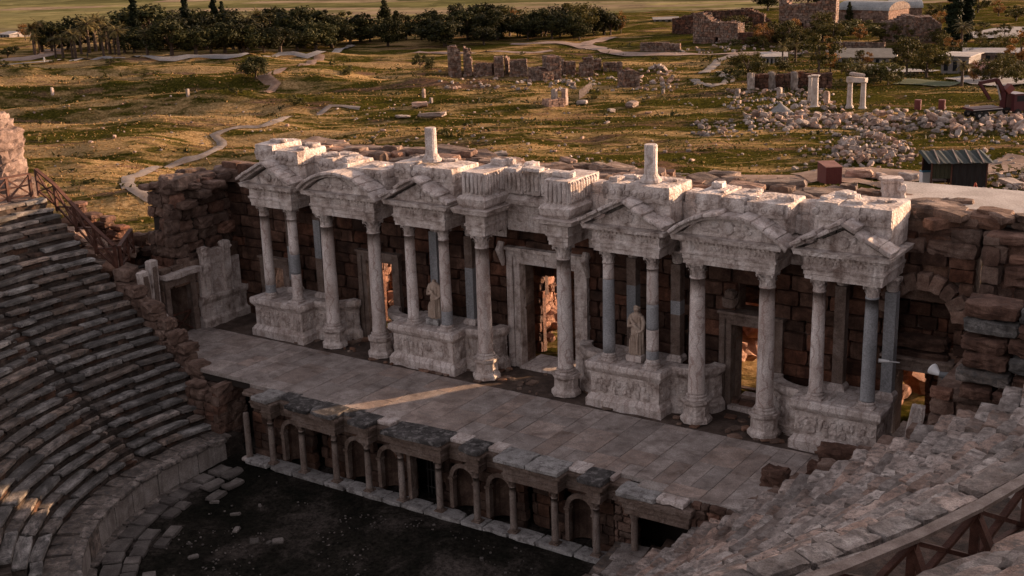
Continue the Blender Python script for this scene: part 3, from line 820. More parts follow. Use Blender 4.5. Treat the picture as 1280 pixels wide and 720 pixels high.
# ---- the facade's back wall
WB = 1.85
def facade_wall():
    t = thing('facade_wall', 'tall brown ashlar wall with doorways behind the marble columns', 'wall', (0, WB+.7, -.1))
    X0, X1 = -18.3, 16.4; L = X1-X0
    ops = [(-15.6, -14.65, .0, 2.5), (-9.5, -8.02, .1, 3.6), (-1.3, 1.3, .0, 4.45), (8.0, 9.55, .15, 3.3), (8.1, 9.6, 3.75, 4.9), (14.05, 15.5, .1, 2.6)]
    o2 = [(a-X0, b-X0, c, d) for a, b, c, d in ops]
    niche = (14.85-X0, 4.55, 1.42)
    o3 = o2+[(13.85-X0, 15.85-X0, 3.35, 4.6), (13.75-X0, 15.95-X0, 2.95, 3.4)]
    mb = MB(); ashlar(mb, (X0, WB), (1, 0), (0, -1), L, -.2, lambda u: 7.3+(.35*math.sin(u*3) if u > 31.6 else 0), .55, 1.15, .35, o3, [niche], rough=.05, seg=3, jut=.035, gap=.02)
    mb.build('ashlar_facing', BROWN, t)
    mb = MB(); slab(mb, (X0, WB), (1, 0), (0, -1), L, -.3, 7.2, .3, .9, o2+[(13.75-X0, 15.95-X0, 3.3, 5.6)])
    slab(mb, (13.75, WB), (1, 0), (0, -1), 2.2, 3.3, 5.6, 1.25, 1.45)
    mb.build('core', RUIN, t)
    # niche: stones at its back and a broken lintel in it
    mb = MB(); ashlar(mb, (13.75, WB+.95), (1, 0), (0, -1), 2.2, 3.3, lambda u: 5.7, .5, .6, .3, rough=.05); mb.build('arched_niche', BROWN, t)
    mb = MB(); stone(mb, (14.8, WB+.3, 3.55), (1.75, .7, .42), p=8, rough=.1, seg=5); stone(mb, (14.75, WB+.1, 3.12), (2.0, .5, .35), p=10, rough=.1, seg=5); mb.build('broken_lintel', BROWN, t)
    mb = MB(); n = 9
    for k in range(n):
        a = PI*(k+.5)/n; rr = 1.25
        Rm = np.stack([[math.cos(a), 0, math.sin(a)], [0, 1, 0], [-math.sin(a), 0, math.cos(a)]], 1)
        stone(mb, (14.85+rr*math.cos(a), WB-.02+rng.gauss(0, .03), 4.55+rr*math.sin(a)), (.58*rng.uniform(.9, 1.15), .5, PI*rr/n*.97), Rm, p=12, rough=.06, seg=3)
    mb.build('arch', ARCHM, t)
    # door frames: carved bands
    def frame(x0, x1, zt, w, mat, lint=True, name='door_frame'):
        mb = MB()
        for sx, xx in ((-1, x0), (1, x1)):
            for j, (o, d) in enumerate(((0, .0), (w*.55, .06))):
                box(mb, (xx+sx*o if sx > 0 else xx-o-w*.53, WB-.14-d, -.05), (xx+o+w*.53 if sx > 0 else xx-o, WB+.3, zt+o))
        f = mb.build(name, mat, t)
        if lint:
            mb = MB(); box(mb, (x0-w*.53, WB-.139, zt), (x1+w*.53, WB+.3, zt+w*.5)); box(mb, (x0-w*1.09, WB-.203, zt+w*.5), (x1+w*1.09, WB+.3, zt+w*1.0))
            box(mb, (x0-w*1.2, WB-.30, zt+w*1.0), (x1+w*1.2, WB+.3, zt+w*1.22)); mb.build('lintel', mat, t)
        mb = MB(); box(mb, (x0-.05, WB-.25, -.12), (x1+.05, WB+1.4, .12 if zt < 3.5 else .06)); mb.build('threshold', MARBLE, t)
    frame(-15.6, -14.65, 2.5, .42, CARVBR)
    frame(-9.5, -8.02, 3.55, .4, CARVBR)
    frame(-1.3, 1.3, 4.42, .55, CARVED)
    frame(8.0, 9.55, 3.25, .42, CARVBR)
    frame(14.05, 15.5, 2.6, .42, CARVBR)
    # consoles beside the central lintel, broken keystone over the right door
    for sx in (-1, 1):
        mb = MB(); tube(mb, [(sx*2.0, WB-.35, 5.3), (sx*2.0, WB-.5, 5.0), (sx*2.0, WB-.35, 4.6), (sx*2.0, WB-.25, 4.3)], [.14, .17, .12, .08], 8); mb.build('console', CARVED, t)
    mb = MB(); stone(mb, (8.0, WB-.25, 4.15), (.5, .5, .35), p=9, rough=.1, seg=4); stone(mb, (8.0, WB-.25, 4.45), (.35, .4, .3), p=7, rough=.1, seg=4); stone(mb, (-8.8, WB-.2, 4.3), (.6, .5, .4), p=6, rough=.1, seg=4); mb.build('fallen_capital', CARVBR, t)
    # marble blocks high in the wall beside the central bay
    mb = MB(); ashlar(mb, (-3.2, WB-.05), (1, 0), (0, -1), 6.4, 5.4, lambda u: 7.1, .7, 1.2, .3, [(3.2-1.9, 3.2+1.9, 4, 5.75)], rough=.03, p=16); mb.build('marble_courses', MARBLE, t)
    # rubble top of the thick wall
    mb = MB()
    for k in range(330):
        x = rng.uniform(-14.5, 15.5); y = rng.uniform(WB+.1, WB+2.9); s = rng.uniform(.4, 1.3)
        stone(mb, (x, y, 7.55+rng.uniform(.1, .55)), (s*1.4, s*.8, rng.uniform(.2, .5)), eul(rng.gauss(0, .06), rng.gauss(0, .06), rng.gauss(0, .35)), p=8, rough=.09, seg=3)
    slab(mb, (-15, WB), (1, 0), (0, -1), 30.5, 5.0, 7.7, .32, 3.0)
    mb.build('rubble_top', RUIN, t)
    mb = MB(); 
    for j, (z, inset) in enumerate(((6.95, 0), (7.4, .08))):
        x = 13.9
        while x < 20.5:
            l = rng.uniform(.7, 1.9)
            if j == 1 and rng.random() < .35: x += l; continue
            stone(mb, (x+l/2, WB+.35+inset+rng.gauss(0, .04), z), (l*.98, .9, .5*rng.uniform(.85, 1.1)), rotz(rng.gauss(0, .02)), p=9, rough=.07, seg=4); x += l
    mb.build('upper_courses', BROWN_L, t)
    mb = MB(); box(mb, (12.6, WB+1.0, 7.3), (24, WB+4.6, 8.12)); o = mb.build('concrete_slab', CONC, t)
    mb = MB()
    for k in range(38):
        x = rng.uniform(13.8, 20); s = rng.uniform(.3, 1.1)
        stone(mb, (x, WB+.3+rng.uniform(0, 1.0), 7.75+rng.uniform(0, .35)), (s*1.5, s*.8, s*.4), eul(.05, .05, rng.gauss(0, .4)), p=7, rough=.1, seg=3)
    mb.build('loose_top_stones', RUIN, t)
ARCHM = stone_mat('brick_red_arch', (.09, .05, .036), (.20, .125, .095), (.33, .24, .19), 1.2, .3, .9, streak=.3)
BROWN_L = stone_mat('worn_brown_block', (.055, .034, .026), (.14, .09, .07), (.26, .19, .155), 1.4, .32, 1.0, streak=.5, hue=(1.15, .9, .8))
facade_wall()

# ---- canopies above the columns
ENT = [(.0, 6.0), (.0, 6.16), (.03, 6.17), (.03, 6.32), (.07, 6.34), (.09, 6.42), (.03, 6.46), (.03, 6.74), (.10, 6.78), (.14, 6.84), (.30, 6.88), (.33, 7.0), (.36, 7.06), (-.3, 7.06), (-.3, 6.0)]
def attic(t, x0, x1, y0, y1, z0, z1, split, name='attic_block', mat=None, jut=.02):
    x = x0
    for f in split:
        l = (x1-x0)*f; mb = MB(); h = (z1-z0)*rng.choice([.88, .95, 1.0]); z1 = z0+h
        stone(mb, (x+l/2, (y0+y1)/2+rng.gauss(0, jut), z0+h*.29), (l*.985, (y1-y0)*.96, h*.56), rotz(rng.gauss(0, .01)), p=24, rough=.012, seg=3)
        stone(mb, (x+l/2+rng.gauss(0, .03), (y0+y1)/2-.05+rng.gauss(0, jut), z0+h*.78), (l*1.0, (y1-y0)*1.05, h*.44), rotz(rng.gauss(0, .015)), p=22, rough=.02, seg=4)
        # carved scroll band on the upper course
        u = x+.12
        while u < x+l-.12:
            lathe(mb, [(.13, 0), (.12, .06), (.07, .09), (.06, .06), (.0, .08)], 9, (0, 0, 0)); q = mb.v[-1]; mb.v[-1] = np.stack([q[:, 0]+u, (y0+y1)/2-.05-(y1-y0)*.525-q[:, 2]+.01, q[:, 1]+z0+h*.78], 1); u += .3
        for q in range(2): stone(mb, (x+rng.uniform(.1, l-.1), (y0+y1)/2+rng.uniform(-.5, .6), z1+rng.uniform(-.02, .1)), (rng.uniform(.25, .8), rng.uniform(.25, .6), rng.uniform(.08, .22)), rotz(rng.gauss(0, .4)), p=9, rough=.1, seg=4)
        mb.build(name, mat or CARVED, t); x += l
def canopy(name, label, x0, x1, kind, attics, zt=8.6):
    t = thing(name, label, 'entablature', ((x0+x1)/2, .6, 6.0), 0, 'projecting canopies of the facade')
    yf = -.36
    plan = [(x0, WB+.1), (x0, yf), (x1, yf), (x1, WB+.1)]
    pl2 = [plan[0], plan[1]]+subdiv(plan[1], plan[2], .5)[1:]+[plan[2], plan[3]]
    mb = MB(); sweep(mb, pl2, ENT, jit=.008); 
    for u in np.arange(x0+.1, x1, .17): box(mb, (u, yf-.16, 6.775), (u+.09, yf-.02, 6.86))         # dentils
    for v in np.arange(yf+.1, WB-.1, .17): box(mb, (x1+.02, v, 6.775), (x1+.16, v+.09, 6.86))
    mb.build('entablature', CARVED, t)
    mb = MB()          # carved frieze: scrolls and leaves standing out of the band
    for P, ux_, L_ in (((x0+.08, yf-.03), (1, 0), x1-x0-.1), ((x1+.03, yf+.08), (0, 1), WB-yf-.2)):
        u = .05; q = 0
        while u < L_:
            h_ = (.20, .13)[q % 2]; c_ = (P[0]+ux_[0]*u, P[1]+ux_[1]*u, 6.60); stone(mb, c_, (.12, .07, h_) if ux_[0] else (.07, .12, h_), eul(0, rng.gauss(0, .5), 0) if ux_[0] else None, p=3, rough=.1, seg=2); u += rng.uniform(.10, .15); q += 1
    mb.build('frieze', CARVED, t)
    mb = MB(); box(mb, (x0+.06, yf+.06, 6.02), (x1-.06, WB+.1, 7.03)); mb.build('ceiling_block', CARVBR, t)
    xl, xr, xm = x0-.30, x1+.30, (x0+x1)/2; W = xr-xl
    if kind == 'tri':
        hp = .84
        mb = MB(); prism(mb, [(xl+.25, 0), (xr-.25, 0), (xm, hp-.12)], (0, yf-.02, 7.06), (1, 0, 0), (0, 0, 1), (0, 1, 0), .5); 
        for k in range(7):
            f = rng.uniform(.25, .75); x = xl+W*f; zz = rng.uniform(.08, .28+.25*(1-abs(f-.5)*4 if abs(f-.5) < .25 else 0))
            stone(mb, (x, yf-.03, 7.06+zz), (rng.uniform(.12, .25), .12, rng.uniform(.12, .25)), p=3, rough=.1)
        lathe(mb, [(.2, 0), (.18, .08), (0, .12)], 12); q = mb.v[-1]; mb.v[-1] = np.stack([q[:, 0]+xm, yf-.02-q[:, 2], q[:, 1]+7.36], 1)
        mb.build('tympanum', CARVED, t)
        for sx, x_e in ((1, xl), (-1, xr)):
            d = np.array([xm-x_e, hp]); L = np.linalg.norm(d); d /= L; n = 4
            mb = MB()
            ang = math.atan2(d[1], d[0]); Rk = np.stack([[math.cos(ang), 0, math.sin(ang)], [0, 1, 0], [-math.sin(ang), 0, math.cos(ang)]], 1)
            if sx < 0: Rk = np.stack([-Rk[:, 0], Rk[:, 1], -Rk[:, 2]], 1)
            drop = rng.randrange(4) if rng.random() < .55 else -1
            for k in range(n):
                m_ = np.array([x_e, 0])+d*L*(k+.5)/n; j = rng.gauss(0, .025); up = Rk[:, 2]; c_ = np.array([m_[0], yf+.12+j, 7.08+m_[1]+j*.5])
                stone(mb, c_+up*.05, (L/n*.99, .80, .12), Rk, p=26, rough=.02, seg=4)
                if k == drop: continue
                stone(mb, c_+up*.16+np.array([0, -.10, 0]), (L/n*.985, 1.05, .13), Rk @ eul(rng.gauss(0, .02), rng.gauss(0, .02), rng.gauss(0, .02)), p=16, rough=.06, seg=5)
            mb.build('raking_cornice', MARBLE, t)
    elif kind == 'seg':
        hp = .78; Rr = (W*W/4+hp*hp)/(2*hp); zc = 7.06+hp-Rr; a_e = math.asin(W/2/Rr); n = 18
        arc = [(xm+Rr*math.sin(-a_e+2*a_e*k/n), zc+Rr*math.cos(-a_e+2*a_e*k/n)) for k in range(n+1)]
        mb = MB(); prism(mb, [(xl+.1, 7.06), (xr-.1, 7.06)]+[(x*.94+xm*.06, max(z-.1, 7.07)) for x, z in arc[::-1]], (0, yf-.02, 0), (1, 0, 0), (0, 0, 1), (0, 1, 0), .5)
        lathe(mb, [(.26, 0), (.22, .09), (0, .14)], 14); q = mb.v[-1]; mb.v[-1] = np.stack([q[:, 0]+xm, yf-.02-q[:, 2], q[:, 1]+7.42], 1)
        for k in range(12): stone(mb, (xl+W*rng.uniform(.22, .78), yf-.03, 7.06+rng.uniform(.1, .45)), (rng.uniform(.15, .35), .12, rng.uniform(.1, .2)), p=3, rough=.1)
        mb.build('tympanum', CARVED, t)
        for lo, hi in ((0, n*2//5), (n*2//5, n*3//4), (n*3//4, n)):
            mb = MB(); j = rng.gauss(0, .02)
            for k in range(lo, hi, 2):
                th = -a_e+2*a_e*(k+1)/n; Rk = np.stack([[math.cos(th), 0, -math.sin(th)], [0, 1, 0], [math.sin(th), 0, math.cos(th)]], 1); ls = 2*Rr*a_e*2/n
                cc = np.array([xm+(Rr-.02)*math.sin(th), yf+.12+j, zc+(Rr-.02)*math.cos(th)]); stone(mb, cc, (ls*1.02, .85, .12), Rk, p=26, rough=.02, seg=3)
                if rng.random() < .12: continue
                cc = np.array([xm+(Rr+.10)*math.sin(th), yf+.02+j, zc+(Rr+.10)*math.cos(th)]); stone(mb, cc, (ls*1.02, 1.08, .13), Rk, p=18, rough=.05, seg=4)
            mb.build('arched_cornice', MARBLE, t)
    for a in attics: attic(t, *a)
    return t
canopy('triangular_canopy', 'canopy with a triangular pediment over the far-end podium columns, at the facade end', -14.15, -11.7, 'tri', [(-14.0, -11.55, .1, 1.9, 7.1, 8.7, (.45, .55))])
canopy('arched_canopy', 'canopy with a curved pediment between the far-end pediment and the thin standing drum', -10.5, -7.05, 'seg', [(-10.4, -6.9, .25, 1.9, 7.1, 8.5, (.22, .25, .53))])
canopy('triangular_canopy', 'canopy with a broken triangular pediment over the headless statue', -5.95, -3.4, 'tri', [(-6.1, -3.2, .1, 1.9, 7.1, 8.55, (.3, .7))])
canopy('triangular_canopy', 'canopy with a small broken pediment over the robed statue with a head', 3.42, 6.1, 'tri', [(3.6, 6.3, .1, 1.9, 7.1, 8.5, (.33, .67))])
canopy('arched_canopy', 'canopy with a curved pediment over the broken daylit door', 7.05, 10.45, 'seg', [(7.25, 10.6, .2, 1.9, 7.1, 8.5, (.3, .25, .45))])
canopy('triangular_canopy', 'canopy with a triangular pediment over the grey column at the near end', 11.5, 14.1, 'tri', [(11.55, 14.2, .1, 1.9, 7.1, 8.55, (.3, .3, .4))])
# central bay
t = thing('central_canopy', 'high recessed central canopy with palmette blocks over the tall central doorway', 'entablature', (0, .8, 6.0))
for sx in (-1, 1):
    xc = 1.89*sx; plan = [(xc-.42, WB), (xc-.42, -.36), (xc+.42, -.36), (xc+.42, WB)]
    mb = MB(); sweep(mb, plan, [(o*(1.25 if z > 6.8 else 1), z) for o, z in ENT], jit=.012); box(mb, (xc-.38, -.3, 6.01), (xc+.38, WB+.1, 7.03)); mb.build('entablature', CARVED, t)
    mb = MB(); sweep(mb, [(xc-.5, WB), (xc-.5, -.45), (xc+.5, -.45), (xc+.5, WB)], [(0, 7.06), (.12, 7.2), (.18, 7.45), (.1, 7.55), (0, 7.6), (-.3, 7.6), (-.3, 7.06)], jit=.02); mb.build('cornice', MARBLE, t)
    mb = MB(); box(mb, (xc-.52, -.42, 7.58), (xc+.52, WB, 8.48))
    for (P, ux, un, L) in (((xc-.5, -.44), (1, 0), (0, -1), 1.0), ((xc+.54, -.42), (0, 1), (1, 0), 2.1)):
        u = .1
        while u < L:      # tongues of the palmette frieze
            q = (P[0]+ux[0]*u, P[1]+ux[1]*u, 8.03); stone(mb, q, (.16, .14, .8) if ux[0] else (.14, .16, .8), p=4, rough=.08, seg=3); u += .19
    mb.build('palmette_block', MARBLE, t)
mb = MB(); sweep(mb, [(-1.4, 1.15), (1.4, 1.15)], [(0, 5.95), (0, 6.7), (.06, 6.72), (.06, 7.0), (.25, 7.06), (.28, 7.25), (.1, 7.4), (0, 7.45), (-.6, 7.45), (-.6, 5.95)]); mb.build('recessed_entablature', CARVED, t)
mb = MB(); x = -1.4
for l in (.9, .8, 1.1):
    stone(mb, (x+l/2, 1.35, 7.95), (l*.99, .8, .98), p=18, rough=.035, seg=5)
    for k in range(4): stone(mb, (x+l*(k+.6)/4.4, .94, 7.95), (.16, .12, .75), p=4, rough=.1)
    x += l
mb.build('palmette_block', CARVED, t)
mb = MB()
for k in range(7): stone(mb, (rng.uniform(-2.2, 2.2), rng.uniform(.2, 1.6), 8.58), (rng.uniform(.3, .9), rng.uniform(.3, .6), rng.uniform(.15, .4)), rotz(rng.gauss(0, .3)), p=8, rough=.1, seg=4)
mb.build('loose_top_stones', MARBLE, t)
# set-back entablature pieces between the canopies
for x0, x1, lab in ((-11.5, -10.9, 'plain set-back entablature between the far-end pediment and its curved neighbour'), (-6.85, -6.3, 'narrow set-back entablature between the curved pediment and the headless statue bay'), (-3.0, -2.55, 'narrow set-back entablature left of the central canopy'),
                    (2.55, 3.1, 'narrow set-back entablature right of the central canopy'), (6.5, 6.75, 'set-back blocks between robed statue bay and the curved pediment over the daylit door'), (10.75, 11.2, 'set-back blocks between the curved pediment and the near-end pediment')):
    t = thing('entablature_block', lab, 'entablature', ((x0+x1)/2, 1.3, 6.0), 0, 'set-back entablature pieces')
    mb = MB(); sweep(mb, [(x0-.3, 1.1), (x1+.3, 1.1)], ENT); mb.build('entablature', CARVED, t)
    mb = MB(); stone(mb, ((x0+x1)/2, 1.5, 7.45), (x1-x0+.5, .9, .75), p=12, rough=.06, seg=4); stone(mb, ((x0+x1)/2, 1.5, 8.0), (x1-x0+.3, .8, .4), rotz(.06), p=10, rough=.08, seg=4); mb.build('attic_block', MARBLE, t)
# thin drums standing on top
for x, lab in ((-4.75, 'short white column drum standing on top of the facade over the headless statue'), (5.2, 'short white column drum standing on top of the facade over the robed statue')):
    t = thing('column_drum', lab, 'column drum', (x, .75, 8.52), 0, 'drums on the facade top')
    mb = MB(); lathe(mb, [(.40, 0), (.40, .1), (.32, .16), (.29, .26)], 18); mb.build('base', MARBLE, t, world=False)
    mb = MB(); lathe(mb, [(.25, .24), (.24, .5), (.235, 1.32), (.22, 1.36)], 18, jit=.012); mb.build('shaft', MARBLE, t, world=False, smooth=False)

# ---- statues
def statue(label, x, y, z, h, head, seed):
    t = thing('statue', label, 'statue', (x, y, z))
    mb = MB(); stone(mb, (x, y, z+.13), (.66, .62, .26), p=22, rough=.02, seg=3); mb.build('plinth', PALEST if not head else MARBLE, t)
    r_ = np.random.RandomState(seed); z0 = z+.26; n = 36
    pr = [(0, .27, .24, 0, 0), (.05, .28, .25, 0, 0), (.2, .25, .22, .01, 0), (.36, .23, .20, .03, -.01), (.5, .24, .20, .03, -.01), (.58, .22, .18, .02, 0), (.66, .20, .16, 0, .01), (.74, .23, .17, -.01, .01), (.80, .25, .16, -.02, .01), (.84, .20, .13, -.02, .01), (.865, .10, .09, -.015, .0), (.885, .075, .08, -.01, -.01)]
    if head: pr += [(.90, .085, .09, -.01, -.02), (.925, .105, .115, -.01, -.025), (.955, .11, .12, -.01, -.025), (.98, .09, .10, -.01, -.02), (.995, .05, .05, -.01, -.015)]
    pr2 = []
    for a, b in zip(pr[:-1], pr[1:]):
        for k in range(3): f = k/3; pr2.append(tuple(a[i]*(1-f)+b[i]*f for i in range(5)))
    pr2.append(pr[-1]); V = []; F = []
    ph = r_.uniform(0, 6, 3)
    for zf, rx, ry, cx, cy in pr2:
        amp = .10*max(0, min(1, (.84-zf)*6))
        for k in range(n):
            a = 2*PI*k/n
            f = 1+amp*(math.sin(9*a+ph[0]+zf*5*math.sin(a+1))+.6*math.sin(5*a-zf*9+ph[1]))+.05*amp*r_.normal()
            V.append((x+cx*1.2+rx*f*math.cos(a), y+cy*1.2+ry*f*math.sin(a), z0+zf*h))
    m = len(pr2)
    for i in range(m-1):
        for k in range(n): F.append((i*n+k, i*n+(k+1) % n, (i+1)*n+(k+1) % n, (i+1)*n+k))
    F.append(tuple(range(n-1, -1, -1))); F.append(tuple((m-1)*n+k for k in range(n))); mb = MB(); mb.add(V, F)
    H = lambda a, b, c: (x+a, y+b, z0+c*h)
    # arms wrapped in the mantle
    tube(mb, [H(-.22, 0, .80), H(-.30, -.04, .68), H(-.27, -.14, .58), H(-.08, -.22, .62), H(.03, -.20, .68)], [.085, .085, .075, .055, .045], 10)
    tube(mb, [H(.20, 0, .80), H(.29, -.02, .68), H(.28, -.08, .55), H(.22, -.18, .50), H(.13, -.23, .49)], [.085, .08, .07, .05, .045], 10)
    # mantle roll across the body
    tube(mb, [H(-.22, -.08, .80), H(-.12, -.19, .70), H(.05, -.23, .60), H(.22, -.16, .52), H(.25, .05, .5)], [.06, .06, .065, .06, .05], 8)
    for k in range(5): tube(mb, [H(.16-.07*k, -.23, .49-.02*k), H(.13-.075*k, -.25, .3), H(.15-.08*k, -.27, .04)], [.02, .032, .036], 6)
    if head:
        tube(mb, [H(-.01, -.15, .945), H(-.01, -.175, .93), H(-.01, -.16, .922)], [.012, .022, .016], 6)
        tube(mb, [H(-.12, .02, .97), H(-.05, -.06, 1.0), H(.05, -.06, 1.0), H(.11, .02, .97)], [.035, .04, .04, .035], 8)
        tube(mb, [H(-.02, .1, .95), H(-.02, .13, .9), H(-.02, .1, .84)], [.07, .07, .05], 8)
    else: stone(mb, H(-.03, 0, .9), (.16, .15, .08), p=4, rough=.15, seg=3)
    mb.build('figure', STATUE, t)
STATUE = stone_mat('statue_marble', (.33, .24, .185), (.45, .35, .28), (.56, .46, .38), 2.0, 0, .3)
statue('headless draped marble statue on a white plinth between the podium columns', -4.62, .35, 1.76, 1.75, False, 3)
statue('robed marble statue with its head, standing on a plinth between the podium columns', 4.83, .35, 1.76, 1.85, True, 5)

REDST = stone_mat('red_brown_rubble', (.10, .045, .026), (.23, .115, .07), (.36, .21, .14), 1.6, .3, .9)
# ---- corridor remains behind the doors (seen through them, lit by the low sun), then added sun blockers
for (h0, h1, hz0, hz1), xr, xd, zt, lab in (((-10.9, -9.6, .2, 3.0), -7.3, -9.5, 3.2, 'the facade door nearest the far end'), ((-1.95, -1.0, .1, 3.1), 1.5, -1.3, 3.6, 'the tall central doorway'),
                            ((6.5, 8.3, .2, 3.2), 10.9, 8.0, 3.0, 'the broken door with daylight behind'), ((13.2, 14.4, .1, 2.4), 17.2, 14.05, 2.6, 'the near-end door under the arch')):
    t = thing('inner_wall', 'dark inner wall with a ragged hole seen through '+lab, 'wall', (xd, 4.3, -.3)); x0 = h0-1.6; L = xr-x0
    op = [(h0-x0, h1-x0, hz0-.4, hz0+.7*(hz1-hz0)), (h0-x0+.15, h1-x0-.2, hz0+.5, hz1)]
    mb = MB(); ashlar(mb, (x0, 4.2), (1, 0), (0, -1), L, -.3, lambda u: 4.9, .42, .7, .5, op, rough=.09, seg=3, p=7, jut=.06); mb.build('facing', BROWN, t)
    mb = MB(); slab(mb, (x0+.1, 4.2), (1, 0), (0, -1), L-.2, -.3, 4.8, .2, .45, [(o[0]-.1, o[1]-.1, o[2]-.05, o[3]+.1) for o in op]); mb.build('core', BROWN, t)
    t = thing('passage_wall', 'sunlit broken wall glimpsed deep behind '+lab, 'wall', (h0-1.6, 6.0, -.3)); L = 2.8; xw = h0-(.75 if xd > 14 else 1.2)
    mb = MB(); ashlar(mb, (xw, 4.8), (0, 1), (1, 0), L, -.3, lambda u: zt*(1-.3*(u/L))+.35*math.sin(u*4), .36, .6, .4, rough=.11, seg=3, p=6, jut=.08); mb.build('facing', REDST, t)
    mb = MB()
    for k in range(8): box(mb, (xw-.7, 4.8+L*k/8, -.4), (xw-.2, 4.8+L*(k+1)/8, zt*.6))
    mb.build('core', RUIN, t)
    t = thing('rubble_heap', 'heap of fallen stones glimpsed behind '+lab, 'rubble', (h0-.5, 6.2, -.3))
    for k in range(16):
        mb = MB(); q = rng.uniform(.3, .75); stone(mb, (h0-1.2+rng.uniform(-.3, 1.2), rng.uniform(5.0, 7.4), rng.uniform(-.1, .7)), (q*1.2, q, q*.7), eul(rng.gauss(0, .3), rng.gauss(0, .3), rng.random()*6), p=6, rough=.12, seg=3); mb.build('stone', REDST, t)
for x0, x1, lab in ((4.95, 6.7, 'tall sunlit rubble mound glimpsed through the broken door with daylight behind'), (12.0, 13.4, 'tall sunlit rubble mound glimpsed through the near-end door under the arch')):
    t = thing('rubble_mound', lab, 'rubble', ((x0+x1)/2, 8.3, -.4))
    for k in range(34):
        f = rng.random(); mb = MB(); q = rng.uniform(.45, 1.0); stone(mb, ((x0+x1)/2+(x1-x0)*.5*rng.uniform(-1, 1)*(1.2-f*.6), 8.3+rng.uniform(-.9, .9)*(1-f*.6), -.1+2.5*f), (q*1.2, q, q*.75), eul(rng.gauss(0, .4), rng.gauss(0, .4), rng.random()*6), p=8, rough=.12, seg=3); mb.build('stone', REDST, t)
mb = MB(); ashlar(mb, (2.5, 4.2), (1, 0), (0, -1), 1.4, -.3, lambda u: 4.6, .45, .8, .5, rough=.08, seg=3, p=8); tag(mb.build('streak_trim_pier', BROWN), 'added hidden pier narrowing the sun streak behind the right side of the tall central doorway', 'pier')  # added unseen pier, trims the width of the sun streak
for x0, x1, lab in ((-13.6, -12.0, 'added sun-blocking wall stub behind the far end of the facade'), (-7.6, -5.0, 'added sun-blocking wall stub behind the headless statue bay'), (9.2, 12.6, 'added sun-blocking wall stub behind the near curved pediment'), (15.7, 19.0, 'added sun-blocking wall stub behind the near arch')):  # added unseen walls that stop sun streaks through the side doors
    t = thing('sun_blocker_wall', lab, 'wall', ((x0+x1)/2, 6.8, -.4))
    mb = MB(); ashlar(mb, (x0, 6.5), (1, 0), (0, -1), x1-x0, -.4, lambda u: 4.6+.4*math.sin(u*4), .5, .9, .6, rough=.08, seg=2); box(mb, (x0+.1, 6.7, -.4), (x1-.1, 7.2, 4.3)); mb.build('wall', RUIN, t)

